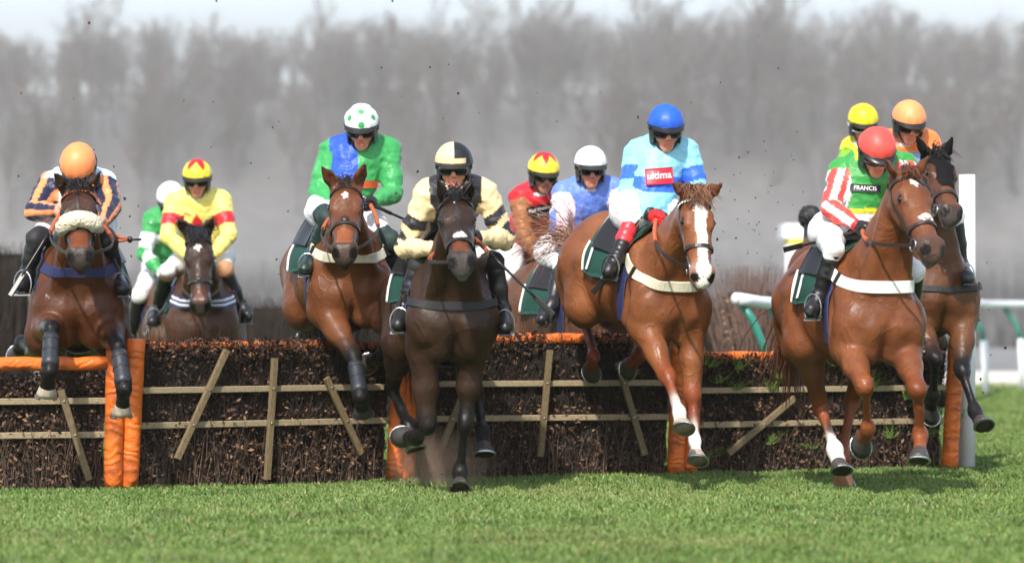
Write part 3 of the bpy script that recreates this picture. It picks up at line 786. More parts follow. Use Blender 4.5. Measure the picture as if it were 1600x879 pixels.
    # piping and number
    for sd_ in (-1, 1):
        gg, n2 = flank_grid(-.495, -.45, R(56) * sd_, R(93) * sd_, 6, 16, .032, .006); gg = gg + n2 * (vnoise(gg, 9, 8)[..., None] * .008)
        if s.get('number'):
            txt, px_ = s['number']
            cu = bpy.data.curves.new('number', 'FONT'); cu.body = txt; cu.size = 1; cu.align_x = 'CENTER'; cu.align_y = 'CENTER'; cu.offset = .03
            to_ = bpy.data.objects.new('number', cu); COL.objects.link(to_); dg = bpy.context.evaluated_depsgraph_get(); dg.update()
            me = bpy.data.meshes.new_from_object(to_.evaluated_get(dg)); bpy.data.objects.remove(to_)
            tv_ = np.array([v.co[:] for v in me.vertices]); Fn = [tuple(p.vertices) for p in me.polygons]
            wx = (tv_[:, 0].max() - tv_[:, 0].min()); xs = -.405 + (tv_[:, 0] * sd_ ) * .21; an_ = R(75) * sd_ - tv_[:, 1] * R(42) * sd_
            C0 = np.zeros((len(tv_), 3)); D0 = np.zeros((len(tv_), 3))
            for i in range(len(tv_)): C0[i], D0[i] = flank(xs[i], an_[i])
            pp = march([p for p in Q if p.tag != 'head'], C0 + D0 * .62 * k, -D0, 0, maxd=.62) + D0 * .040
            mesh_obj('number', pp, Fn, M['white_cloth'], cl, smooth=False)
        pip = gg[0]
        w = MB(); w.tube(pip, .009, 6); w.build('piping', M['white_cloth'], cl, smooth=True)
    g, nn = flank_grid(-.42, -.12, R(-62), R(62), 9, 25, .028); sx = np.abs(np.linspace(-1, 1, 9))[:, None, None]
    top = np.cos(np.linspace(R(-62), R(62), 25) * 1.3)[None, :, None] ** 4
    g = g + nn * top * (.02 + .05 * sx ** 2)
    Vv, Ff = grid_shell(g, nn, .018); sa = mesh_obj('saddle', Vv, Ff, M['black_leather'], rt)
    an = np.linspace(R(70), R(290), 24); trunkp = [p for p in Q if p.tag != 'head']
    fl = [flank(-.02, x) for x in an]; C0 = np.array([x[0] for x in fl]); D0 = np.array([x[1] for x in fl])
    pts = march(trunkp, C0 + D0 * .62 * k, -D0, .004, maxd=.62); w = MB(); w.ribbon(pts, F, D0, .085, .008); w.build('girth', M[s.get('girthmat', 'webbing_navy')], rt)
    return dict(root=rt, W=W, H=H, F=F, S=S, U=U, O=O, k=k, bits=bits, Q=Q, hs=hs, sa=sa, spec=s, T=TRUNK)
# ------------------------------------------------------------------ riders
SKIN = lin(214, 150, 122)
def text_mesh(txt, size=1.0, bold=0.0, shear=0.0):
    cu = bpy.data.curves.new('text', 'FONT'); cu.body = txt; cu.size = size; cu.align_x = 'CENTER'; cu.align_y = 'CENTER'; cu.offset = bold; cu.shear = shear; cu.resolution_u = 3
    o = bpy.data.objects.new('text', cu); COL.objects.link(o); dg = bpy.context.evaluated_depsgraph_get(); dg.update()
    me = bpy.data.meshes.new_from_object(o.evaluated_get(dg)); bpy.data.objects.remove(o)
    return np.array([v.co[:] for v in me.vertices]), [tuple(p.vertices) for p in me.polygons]

def rider(s, hz):
    Wh, F, S, U, k = hz['W'], hz['F'], hz['S'], hz['U'], hz['k']
    F0 = unit([F[0], F[1], 0]); Z = np.array([0, 0, 1.0])
    # head frame
    yw, pt, rl = R(s.get('yaw', 0)), R(s.get('pitch', 15)), R(s.get('roll', 0))
    f = np.array([math.sin(yw) * math.cos(pt), -math.cos(yw) * math.cos(pt), -math.sin(pt)])
    sd = np.array([math.cos(yw), math.sin(yw), 0]); u = np.cross(f, sd); u = u if u[2] > 0 else -u
    sd, u = sd * math.cos(rl) - u * math.sin(rl), u * math.cos(rl) + sd * math.sin(rl)
    hp = s.get('hip', (-.40, 0, .44)); hip = Wh(*hp)
    Yh = s['Y'] if 'Y' in s else None
    hel = P(s['head'][0], s['head'][1], Yh); hs_ = s.get('hscale', .965)
    Hc = hel - u * .03 * hs_
    def h(a, b, c): return Hc + hs_ * (a * f + b * u + c * sd)
    neck = h(-.035, -.10, 0); base = neck - u * .05 - Z * .03 - f * .02
    sh = [P(s['shR'][0], s['shR'][1], base[1] + s.get('shdY', (.05, .05))[0]), P(s['shL'][0], s['shL'][1], base[1] + s.get('shdY', (.05, .05))[1])]
    smid = (sh[0] + sh[1]) / 2; B = unit(sh[1] - sh[0])
    el = [solve(sh[i], *s[kk][:2], .29, s[kk][2]) for i, kk in enumerate(('elR', 'elL'))]
    ha = [solve(el[i], *s[kk][:2], .265, s[kk][2]) for i, kk in enumerate(('haR', 'haL'))]
    hips = [hip + S * .10 * g for g in (-1, 1)]
    knees, ank, toe = [], [], []
    def onray(px, py, Yd, off):
        ys = np.linspace(Yd - 1.0, Yd + .9, 190); pts = np.array([P(px, py, y) for y in ys]); dd = sdf(hz['T'], pts)
        ix = np.nonzero(dd < off)[0]
        if len(ix): return pts[max(ix[0] - 1, 0)]
        j = int(np.argmin(dd)); return pts[j] if dd[j] < off + .16 else P(px, py, Yd)
    for i, g in enumerate((-1, 1)):
        kn = Wh(*s.get('knee', (.02, .27, .20))) if g > 0 else Wh(*(np.array(s.get('knee', (.02, .27, .20))) * (1, -1, 1)))
        kk = s.get('knR' if g < 0 else 'knL')
        if kk is not None: q_ = onray(kk[0], kk[1], kn[1], .082); kn = P(kk[0], kk[1], max(q_[1], kn[1] - s.get('kback', .06)))
        an = Wh(-.24, .325 * g, -.14); tt = Wh(-.09, .345 * g, -.205)
        kk = s.get('anR' if g < 0 else 'anL')
        if kk is not None: q_ = onray(kk[0], kk[1], an[1], .085); an = P(kk[0], kk[1], max(q_[1], an[1] - .16))
        kk = s.get('toR' if g < 0 else 'toL')
        if kk is not None: tt = P(kk[0], kk[1], min(onray(kk[0], kk[1], an[1], .06)[1], an[1] - .08))
        else: tt = an + F * .14 * .95 + S * .02 * g - U * .06
        knees.append(kn); ank.append(an); toe.append(tt)
    tor = []; arms = []; legs = []; hands = []; headp = []
    def add(lst, a, b, r1, r2=None, f_=1.0, u_=None, kk=.03, col=None, carve=False):
        lst.append(Prim(a, b, r1, r2, B if u_ is None else u_, f_, kk, col, carve))
    cw = np.linalg.norm(sh[1] - sh[0]) / .36
    back = unit(hip - smid); fwd = unit(np.cross(back, B)); fwd = fwd if fwd @ F0 > 0 or fwd[2] < 0 else -fwd
    c1 = smid * .80 + hip * .20; c2 = smid * .45 + hip * .55
    add(tor, sh[0] * .74 + sh[1] * .26, sh[1] * .74 + sh[0] * .26, .098, .098, kk=.05)
    add(tor, smid * .95 + hip * .05, c1, .124, .132, 1.20 * max(.9, min(cw, 1.15)), kk=.06)
    add(tor, c1, c2, .132, .122, 1.2 * max(.9, min(cw, 1.1)), kk=.06)
    add(tor, c2, hip * .98 + smid * .02, .13, .142, 1.15, kk=.05)
    add(tor, smid, base, .085, .066, 1.2, kk=.06)
    for i in (0, 1):
        add(arms, sh[i], sh[i] * .4 + el[i] * .6, .074, .058, kk=.05); add(arms, sh[i] * .4 + el[i] * .6, el[i], .058, .050, kk=.03)
        add(arms, el[i], el[i] * .6 + ha[i] * .4, .051, .048, kk=.03); add(arms, el[i] * .6 + ha[i] * .4, ha[i] * .93 + el[i] * .07, .048, .035, kk=.03)
        add(legs, hips[i], hips[i] * .5 + knees[i] * .5, .100, .080, kk=.05, u_=S); add(legs, hips[i] * .5 + knees[i] * .5, knees[i], .080, .060, kk=.03, u_=S)
        add(legs, knees[i], knees[i] * .75 + ank[i] * .25, .055, .044, kk=.03, u_=S)
    add(legs, hips[0], hips[1], .125, .125, kk=.05, u_=S)
    # ---- head and face
    sk = np.asarray(s.get('skin', SKIN)); lip = sk * (.85, .55, .52)
    def hd(a, b, r1, r2=None, f_=1.0, kk=.015, col=None, carve=False): headp.append(Prim(a, b, r1 * hs_, None if r2 is None else r2 * hs_, sd, f_, kk, sk if col is None else col, carve))
    hd(h(-.01, .045, 0), h(-.03, .03, 0), .088, .086, .9, .03)
    hd(h(.025, .0, 0), h(.045, -.085, 0), .068, .042, .92, .03)
    hd(h(-.01, -.06, 0), h(.03, -.09, 0), .060, .045, .95, .03)
    hd(h(.062, -.112, 0), h(.062, -.112, 0), .022, kk=.02)
    for g in (-1, 1):
        hd(h(.055, -.035, .036 * g), h(.035, -.05, .05 * g), .024, .02, kk=.02)
        hd(h(.076, .026, .012 * g), h(.06, .024, .045 * g), .013, .011, kk=.015)
        hd(h(-.005, -.02, .078 * g), h(-.012, .015, .082 * g), .014, .017, kk=.01)
        hd(h(.088, .002, .032 * g), h(.088, .002, .032 * g), .014, kk=.012, carve=True)
        hd(h(.098, -.043, .011 * g), h(.092, -.043, .014 * g), .009, .008, kk=.008)
    hd(h(.082, .012, 0), h(.108, -.034, 0), .009, .014, kk=.012)
    hd(h(.084, -.070, -.018), h(.084, -.070, .018), .0085, .0085, kk=.006, col=lip)
    hd(h(.083, -.084, -.015), h(.083, -.084, .015), .0095, .0095, kk=.006, col=lip)
    if s.get('mouth'): hd(h(.09, -.078, -.008), h(.09, -.078, .008), .008, kk=.006, carve=True)
    hd(neck + u * .02, base, .056, .062, kk=.03)
    # ---- hands: palm, four bent fingers and a thumb closed on the rein
    handsets = []
    for i, g in enumerate((-1, 1)):
        hp_ = []; a = unit(ha[i] - el[i]); dn = unit(-Z - (-Z @ a) * a); sx = np.cross(a, dn)
        if sx @ B * g > 0: sx = -sx       # towards the other hand
        hc = ha[i] + a * .015
        def hh(a1, b1, r1, r2=None, kk=.008): hp_.append(Prim(a1, b1, r1, r2, None, 1, kk))
        hh(ha[i] - a * .03, ha[i] + a * .02, .028, .030, .02); hh(hc - dn * .022, hc + a * .045 - dn * .026, .022, .02); hh(hc + dn * .018, hc + a * .045 + dn * .024, .022, .018)
        for j, (o, L) in enumerate(((-.031, .9), (-.011, 1.0), (.010, .95), (.029, .78))):
            p0 = hc + a * .055 + dn * o; p1 = p0 + (a * .030 + sx * .006) * L; p2 = p1 + (sx * .026 - a * .010) * L; p3 = p2 + (-a * .022 - sx * .002) * L
            hh(p0, p1, .0105, .010, .004); hh(p1, p2, .010, .009, .004); hh(p2, p3, .009, .008, .004)
        t0 = hc - dn * .036 + a * .005; t1 = t0 + a * .035 + sx * .022 - dn * .006; t2 = t1 + a * .018 + sx * .014 + dn * .008
        hh(t0, t1, .013, .011, .006); hh(t1, t2, .011, .009, .004)
        handsets.append(hp_)
    # ---- body: one continuous surface under the clothes
    rt = thing('person', s['label'], 'person', (hip[0], hip[1], min(ank[0][2], ank[1][2]) - .08), 'jockeys in the race')
    shins = []
    for i in (0, 1):
        add(shins, knees[i], ank[i], .050, .036, kk=.02, u_=S); add(shins, ank[i], toe[i], .036, .03, kk=.02, u_=S)
    bare = [Prim(p.a, p.b, p.r1 - .016, p.r2 - .016, p.u, p.f, p.k, sk) for p in tor + arms + legs] + [Prim(p.a, p.b, p.r1 - .010, p.r2 - .010, None, 1, p.k, sk) for p in shins]
    hb = [Prim(p.a, p.b, p.r1 - .004, p.r2 - .004, None, 1, p.k, sk) for st in handsets for p in st]
    V1, F1 = isosurface(bare + [headp[-1]], .016)
    V2, F2 = isosurface(headp, .0055); V2 = relax(V2, F2, 1, .3)
    V3, F3 = isosurface(hb, .007)
    C2 = prim_colour(headp, V2, soft=.004)
    # cheeks and nose a little redder, stubble shadowless tint kept out
    rr = (V2 - Hc) / hs_; red = np.exp(-(((rr @ f - .08) / .03) ** 2 + ((rr @ u + .04) / .03) ** 2))
    C2 = C2 * (1 - .18 * red[:, None] * np.array([0, 1, 1]))
    hair = ((rr @ u > .0) & (rr @ f < .02)) | (rr @ f < -.05); C2[hair] = np.asarray(s.get('haircol', (.03, .018, .010)))
    V = np.concatenate([V1, V2, V3]); Fb = np.concatenate([F1, F2 + len(V1), F3 + len(V1) + len(V2)])
    mesh_obj('body', V, Fb, M['skin'], rt, np.concatenate([np.tile(sk, (len(V1), 1)), C2, np.tile(sk, (len(V3), 1))]))
    # ---- silks
    sp = tor + arms
    V, Fs = isosurface(sp, s.get('vox', .0095)); V = relax(V, Fs, 1, .3); N = vnormals(V, Fs)
    Ld = unit(smid - hip)
    wq = V + np.stack([vnoise(V, 5, 70 + i) for i in range(3)], 1) * .05
    wr = (.5 - np.abs(vnoise(wq * (1, 1, 1.5), 9, 11))) * .014 + (.5 - np.abs(vnoise(wq, 21, 12))) * .007 + vnoise(V, 30, 13) * .003
    al = np.zeros(len(V)); sidei = np.zeros(len(V)); arm_t = np.full(len(V), -1.0)
    bestd = np.full(len(V), 9.0)
    td = np.min([pdist(V[:, 0], V[:, 1], V[:, 2], p) for p in tor], 0)
    for i in (0, 1):
        a1, b1, c1_ = sh[i], el[i], ha[i]
        for (p0, p1, t0, t1) in ((a1, b1, 0, .5), (b1, c1_, .5, 1.0)):
            ab = p1 - p0; t = np.clip(((V - p0) @ ab) / (ab @ ab), 0, 1); dd = np.linalg.norm(V - p0 - t[:, None] * ab, axis=1) - .06
            m = dd < bestd; bestd[m] = dd[m]; arm_t[m] = (t0 + t * (t1 - t0))[m]; sidei[m] = i
    isarm = (bestd < td + .022) & (arm_t > .075)
    # ring folds along the sleeves
    wr = wr + np.where(isarm, .0022 * np.sin(arm_t * 46 + vnoise(V, 9, 15) * 5) * (vnoise(V, 7, 16) > -.2), 0)
    Vd = V + N * (wr - .001)[:, None]
    up_t = ((V - hip) @ Ld) / max(np.linalg.norm(smid - hip), .1); across = (V - smid) @ B; front = (V - (smid + hip) / 2) @ fwd
    vfront = -(V - (smid + hip) / 2) @ F0 * -1
    vx = 800 + FPX * V[:, 0] / V[:, 1]; rel_z = (V[:, 2] - smid[2])
    ctx = dict(V=V, N=N, up=up_t, across=across, rz=rel_z, arm=isarm, t=arm_t, side=sidei, sh=sh, el=el, ha=ha, B=B, Hc=Hc, smid=smid, F0=F0)
    C = s['silk'](ctx)
    silks = mesh_obj('silks', Vd, Fs, M['silk'], rt, C)
    # collar: stock at the throat
    cb = MB(); an = np.linspace(0, 2 * math.pi, 25)
    cb.tube([base + u * .030 + .066 * (math.cos(x) * sd + math.sin(x) * f * 1.05) for x in an], .017, 8, cap=False); cb.build('collar', M[s.get('collar', 'white_cloth')], rt, smooth=True)
    # ---- breeches, boots
    V, Fs = isosurface(legs, .011); N = vnormals(V, Fs); V = V + N * (vnoise(V, 16, 21) * .007 + vnoise(V, 34, 22) * .003)[:, None]
    C = np.tile(np.asarray(s.get('breech', (.74, .74, .74))), (len(V), 1)) * (1 + .05 * vnoise(V, 8, 4))[:, None]
    if 'kneecol' in s:
        dk = np.min([np.linalg.norm(V - (kn * .85 + a_ * .15), axis=1) for kn, a_ in zip(knees, ank)], 0); C[dk < s.get('kneer', .12)] = s['kneecol']
    mesh_obj('breeches', V, Fs, M['cloth'], rt, C)
    for i, g in enumerate((-1, 1)):
        bp = []; kn, an_, to_ = knees[i], ank[i], toe[i]; cuff = kn * (1 - s.get('cuff', .12)) + an_ * s.get('cuff', .12)
        add(bp, cuff, kn * .45 + an_ * .55, .056, .050, kk=.02, u_=S); add(bp, kn * .45 + an_ * .55, an_, .050, .038, kk=.02, u_=S)
        fd = unit(to_ - an_); heel = an_ - U * .055 - unit(F) * .02
        add(bp, an_, heel, .044, .036, kk=.02, u_=S); add(bp, heel, to_, .038, .036, kk=.03, u_=S); add(bp, an_, to_ - fd * .03, .040, .036, kk=.03, u_=S)
        V, Fs = isosurface(bp, .010); N = vnormals(V, Fs); V = V + N * (.0025 * np.sin(((V - kn) @ unit(an_ - kn)) * 120 + 6 * vnoise(V, 9, 3)) * (vnoise(V, 6, 9) > 0))[:, None]
        bc = np.asarray(s.get('boot', (.012, .012, .013))); C = np.tile(bc, (len(V), 1))
        tt_ = ((V - kn) @ (an_ - kn)) / ((an_ - kn) @ (an_ - kn))
        if 'boottop' in s: C[tt_ < s['boottop'][0]] = s['boottop'][1]
        bo = mesh_obj('boot', V, Fs, M['boot'], rt, C)
        sl = MB(); sl.bbox((heel + to_) / 2 - U * .040 * 1.0, (to_ - heel) / 2 * 1.1, unit(np.cross(fd, U)) * .034, U * .006, .3); sl.build('sole', M['black_plastic'], bo)
        # stirrup iron and leather belong to the saddle
        st = MB(); c = (heel * .35 + to_ * .65); sw = unit(np.cross(fd, U)); up_ = U
        an2 = np.linspace(R(-35), R(215), 15); st.tube([c + up_ * .005 + .056 * math.cos(x) * sw + (.082 * math.sin(x) - .0) * up_ for x in an2], .0052, 6)
        st.bbox(c - up_ * .050, sw * .055, fd * .016, up_ * .005, .2); st.build('stirrup_iron', M['steel'], hz['sa'], smooth=False)
        lt = MB(); topp = hz['W'](-.12, .24 * g, .10); e_ = c + up_ * .10; nl = S * g; lt.ribbon(np.linspace(topp, e_, 5), unit(F), nl, .022, .006); lt.build('stirrup_leather', M['black_leather'], hz['sa'])
    # ---- gloves
    for i in (0, 1):
        V, Fs = isosurface(handsets[i], .0055); gc = np.asarray(s.get('glove', (.014, .014, .015)))
        mesh_obj('glove', V, Fs, M['boot'] if s.get('glove') is None else M['cloth'], rt, np.tile(gc, (len(V), 1)))
    # ---- helmet with its silk, peak, padding; goggles
    nu_, nv_ = 88, 38; V = []; uv = []
    for j in range(nv_ + 1):
        ph = R(97) * (1 - j / nv_)       # from just below the rim to the crown
        for i in range(nu_):
            a_ = 2 * math.pi * i / nu_; rr_ = math.sin(ph)
            V.append(h(.132 * rr_ * math.cos(a_) * (1.0 if math.cos(a_) > 0 else 1.06) - .012, .035 + .118 * math.cos(ph), .112 * rr_ * math.sin(a_))); uv.append((math.degrees(a_), math.degrees(ph)))
    V = np.array(V); uv = np.array(uv); Fh = np.array([(j * nu_ + i, j * nu_ + (i + 1) % nu_, (j + 1) * nu_ + (i + 1) % nu_, (j + 1) * nu_ + i) for j in range(nv_) for i in range(nu_)])
    cen = h(0, .035, 0); No = (V - cen) / np.linalg.norm(V - cen, axis=1, keepdims=True)
    # the silk is pleated to a tuck at the back, with a few soft creases
    V = V + No * ((vnoise(V, 14, 31) * .003 + .0022 * np.cos(np.radians(uv[:, 0]) * 12) * np.clip(uv[:, 1] / 90, 0, 1) ** 3))[:, None]
    he = mesh_obj('helmet', V, Fh, M['helmet'], rt, s['cap']((V - cen) @ sd / hs_, (V - cen) @ u / hs_, (V - cen) @ f / hs_, uv, len(V)))
    rm = MB(); rm.tube([h(.133 * math.cos(t) * (1.0 if math.cos(t) > 0 else 1.06) - .012, .030, .113 * math.sin(t)) for t in np.linspace(0, 2 * math.pi, 41)], .0045, 6, cap=False); rm.build('elastic_band', M[s.get('band', 'black_plastic')], he, smooth=True)
    # peak
    pg = []; na = 21
    for a_ in np.radians(np.linspace(-62, 62, na)):
        row = []
        for t in np.linspace(0, 1, 6):
            ext = .050 * math.cos(a_ * 1.35) * t if abs(a_ * 1.35) < math.pi / 2 else 0
            row.append(h((.128 + ext) * math.cos(a_) - .012, .026 - .020 * t * math.cos(a_) + .006 * math.sin(t * 3.1), (.109 + ext * .55) * math.sin(a_)))
        pg.append(row)
    pg = np.array(pg); Vv, Ff = grid_shell(pg, np.tile(u, (na, 6, 1)), .004)
    pk = mesh_obj('peak', Vv, Ff, None, he); pk.data.materials.append(M['black_plastic'] if s.get('peak') is None else s['peak'])
    # padding and harness round the sides and back
    sk_ = []
    for a_ in np.radians(np.linspace(58, 302, 31)):
        row = []
        lowv = -.088 + .03 * abs(math.cos((a_)))
        for t in np.linspace(0, 1, 6): row.append(h(.112 * math.cos(a_) - .012, .03 + (lowv - .03) * t, (.099 - .008 * t) * math.sin(a_)))
        sk_.append(row)
    sk_ = np.array(sk_); nn = (sk_ - h(0, 0, 0)); nn /= np.linalg.norm(nn, axis=2, keepdims=True); Vv, Ff = grid_shell(sk_, nn, .008)
    hn_ = mesh_obj('harness', Vv, Ff, M['black_plastic'], he)
    fr_ = []
    for a_ in np.radians(np.linspace(-75, 75, 21)): fr_.append([h(.110 * math.cos(a_) - .010, .034 - .026 * t, .094 * math.sin(a_)) for t in (0, .5, 1)])
    fr_ = np.array(fr_); nn = fr_ - h(0, 0, 0); nn /= np.linalg.norm(nn, axis=2, keepdims=True); Vv, Ff = grid_shell(fr_, nn, .006); mesh_obj('headband', Vv, Ff, M['black_plastic'], he)
    cs = MB()
    for g in (-1, 1): cs.tube([h(.02, -.05, .075 * g), h(.045, -.09, .058 * g), h(.05, -.125, .03 * g), h(.05, -.135, 0)], .0065, 6)
    cs.build('chin_strap', M['black_plastic'], he, smooth=True)
    gl = []
    gy = s.get('gogy', -.004)
    for a_ in np.radians(np.linspace(-80, 80, 29)):
        notch = .016 * math.exp(-(a_ / .16) ** 2); row = []
        for t in np.linspace(-1, 1, 7):
            hh_ = .028 * t; bul = .010 * (1 - t * t)
            row.append(h((.100 + bul) * math.cos(a_) ** .8 - .004 if math.cos(a_) > 0 else -.004, gy + (hh_ if t > 0 else hh_ + notch * (-t)), (.085 + bul * .4) * math.sin(a_)))
        gl.append(row)
    gl = np.array(gl); nn = gl - h(0, gy, 0); nn /= np.linalg.norm(nn, axis=2, keepdims=True); Vv, Ff = grid_shell(gl, nn, .008)
    go = mesh_obj('goggles', Vv, Ff, M['lens'], rt)
    fm = MB()
    for e in (0, -1): fm.tube(gl[:, e] + nn[:, e] * .006, .0055, 6)
    fm.build('frame', M[s.get('gogframe', 'black_plastic')], go, smooth=True)
    stp = MB(); stp.ribbon([h(.122 * math.cos(t) - .012, gy + .012, .108 * math.sin(t)) for t in np.radians(np.linspace(75, 285, 25))], u, np.array([h(math.cos(t), 0, math.sin(t)) - h(0, 0, 0) for t in np.radians(np.linspace(75, 285, 25))]), .030, .004)
    stp.build('strap', M[s.get('gogframe', 'black_plastic')], go)
    # ---- badge on the silks
    for bd in s.get('badges', []):
        c = P(bd['at'][0], bd['at'][1], smid[1] - .5); wx, wy = bd['size']; ra = R(bd.get('rot', 0))
        ex = np.array([math.cos(ra), 0, -math.sin(ra)]); ey = np.array([math.sin(ra), 0, math.cos(ra)]); dv = unit(P(bd['at'][0], bd['at'][1], 20) - np.array([0, 0, CAMH]))
        nx, ny = 17, 9; G = np.zeros((nx, ny, 3))
        for i in range(nx):
            for j in range(ny): G[i, j] = c + ex * wx * (i / (nx - 1) - .5) + ey * wy * (j / (ny - 1) - .5)
        G0 = G.copy(); tt = ((march(sp, G, dv, .010, maxd=1.1) - G) @ dv)
        uu, vv = np.meshgrid(np.linspace(-.5, .5, nx), np.linspace(-.5, .5, ny), indexing='ij')
        bas = lambda a, b_: np.stack([np.ones_like(a), a, b_, a * a, a * b_, b_ * b_], -1)
        co = np.linalg.lstsq(bas(uu, vv).reshape(-1, 6), tt.ravel(), rcond=None)[0]
        co[0] -= .004
        G = G0 + dv * (bas(uu, vv) @ co)[..., None]; nn = np.tile(-dv, (nx, ny, 1)); Vv, Ff = grid_shell(G, nn, .004)
        bo = mesh_obj('badge', Vv, Ff, M['badge'], silks, np.tile(np.asarray(bd['bg']), (len(Vv), 1)))
        lw = MB()
        for (txt, ox, oy, sz, bold, tc) in bd['text']:
            tv, tf = text_mesh(txt, sz, bold, bd.get('shear', 0)); o = c + (tv[:, 0:1] + ox) * ex + (tv[:, 1:2] + oy) * ey
            pp = o + dv * ((bas((tv[:, 0] + ox) / wx, (tv[:, 1] + oy) / wy) @ co) - .0065)[:, None]; lw.add(pp, tf, tc)
        if lw.n: lw.build('lettering', M['badge'], bo, col=True)
    # ---- reins from the bit rings through the hands
    for i in (0, 1):
        b0 = hz['bits'][i]; e = ha[i] + unit(ha[i] - el[i]) * .05
        if s.get('reins', True):
            sag = -Z * .03 + (S * (1 if i else -1) * .09); pts = [b0 * (1 - t) + e * t + sag * math.sin(math.pi * t) for t in np.linspace(0, 1, 9)]
            w = MB(); tang = unit(e - b0); w.ribbon(pts, unit(np.cross(tang, S)), S * (1 if i else -1), .020, .006); ro = w.build('rein', M['dark_leather'], hz['root'])
            w = MB(); w.tube(pts[5:], .013, 8); w.build('rubber_grip', M[s.get('grip', 'grip')], ro)
    return dict(root=rt, ha=ha, el=el, sh=sh, hip=hip)

def whip(a, b, label, flap=True):
    a, b = np.asarray(a), np.asarray(b); d = unit(b - a)
    t = thing('whip', label, 'whip', a, 'jockeys\' whips')
    w = MB(); w.tube([a - d * .02, a + d * .16], [.011, .012], 8); w.build('handle', M['black_leather'], t, smooth=True)
    w = MB(); w.tube(np.linspace(a + d * .16, b, 6), [.0085, .0085, .008, .008, .008, .008], 8); w.build('shaft', M['black_plastic'], t, smooth=True)
    s_ = unit(np.cross(d, [0.2, 1, 0])); w = MB(); w.bbox(b + d * .06, d * .075, s_ * .016, np.cross(d, s_) * .006, .3); w.build('flap', M['black_leather'], t)
# ------------------------------------------------------------------ setting: turf
def ground():
    n = 60
    xs = np.concatenate([np.linspace(-900, -40, 12), np.linspace(-30, 30, 61), np.linspace(40, 900, 12)])
    ys = np.concatenate([np.linspace(-60, 8, 6), np.linspace(10, 60, 101), np.linspace(70, 1500, 16)])
    X, Y = np.meshgrid(xs, ys, indexing='ij'); Pn = np.stack([X, Y, 0 * X], -1)
    Zz = np.where((Y > 8) & (Y < 60) & (np.abs(X) < 30), .018 * vnoise(Pn, .7, 1) + .010 * vnoise(Pn, 2.1, 2), 0)
    V = np.stack([X, Y, Zz - .01], -1).reshape(-1, 3); b = len(ys)
    F = np.array([(i * b + j, (i + 1) * b + j, (i + 1) * b + j + 1, i * b + j + 1) for i in range(len(xs) - 1) for j in range(b - 1)])
    tag(mesh_obj('ground', V, F, M['turf'], None), kind='structure')
    # blades
    N = 560000
    Y = 12.6 + (1 - (1 - rng.random(N)) ** .62) * 36
    hw = Y * (800 / FPX) + 1.8
    X = (rng.random(N) * 2 - 1) * hw
    Pn = np.stack([X, Y, 0 * X], -1)
    cl = vnoise(Pn, .9, 5) * .5 + vnoise(Pn, 2.6, 6) * .5
    hgt = (.019 + .010 * cl + .013 * rng.random(N)) * (1 + .012 * (Y - 14)); hgt = np.maximum(hgt, .011)
    tall = rng.random(N) < .012; hgt[tall] *= 1.5; tuft = vnoise(Pn, 3.3, 14) + .5 * vnoise(Pn, 8, 15); hgt *= 1 + .5 * np.clip((tuft - .35) / .4, 0, 1)
    Zg = .018 * vnoise(Pn, .7, 1) + .010 * vnoise(Pn, 2.1, 2) - .012
    wv = (.0034 + .0022 * rng.random(N)) * (1 + .05 * (Y - 13))
    an = rng.random(N) * 2 * np.pi; lean = .75 * rng.random(N); la = rng.random(N) * 2 * np.pi
    b = np.stack([X, Y, Zg], -1); wd_ = np.stack([np.cos(an), np.sin(an) * .4, 0 * an], -1) * wv[:, None]
    off = np.stack([np.cos(la) * lean, np.sin(la) * lean, np.ones(N)], -1) * hgt[:, None]
    mid = b + off * (.5, .5, .62); tip = b + off * (1.15, 1.15, .95)
    V = np.stack([b - wd_, b + wd_, mid + wd_ * .7, mid - wd_ * .7, tip], 1).reshape(-1, 3)
    i5 = np.arange(N)[:, None] * 5
    T = np.concatenate([i5 + [0, 1, 2], i5 + [0, 2, 3], i5 + [3, 2, 4]])
    g = np.array([.098, .162, .033]); dry = np.array([.24, .22, .08]); dk = np.array([.074, .134, .025]); lt = np.array([.146, .214, .052])
    r1 = rng.random(N)[:, None]; m = np.clip(.5 + cl * .9, 0, 1)[:, None]
    c = (dk * (1 - m) + lt * m) * .6 + g * .4; c = c * (.84 + .32 * r1) * (1 - .28 * np.clip((tuft - .35) / .4, 0, 1))[:, None]; pt = np.clip((vnoise(Pn, .55, 21) + .4 * vnoise(Pn, 1.6, 22) - .25) / .5, 0, 1)[:, None]; c = c * (1 - .45 * pt) + np.array([.16, .17, .055]) * .45 * pt
    dm = (rng.random(N) < .05 + .08 * np.clip(vnoise(Pn, 1.7, 9), 0, 1)); c[dm] = dry * (.6 + .6 * rng.random(dm.sum())[:, None])
    tag(mesh_obj('grass', V, T, M['grassblade'], None, np.repeat(c, 5, 0)), 'short green turf with a few dry blades in front of the hurdles', 'grass', kind='stuff')
ground()

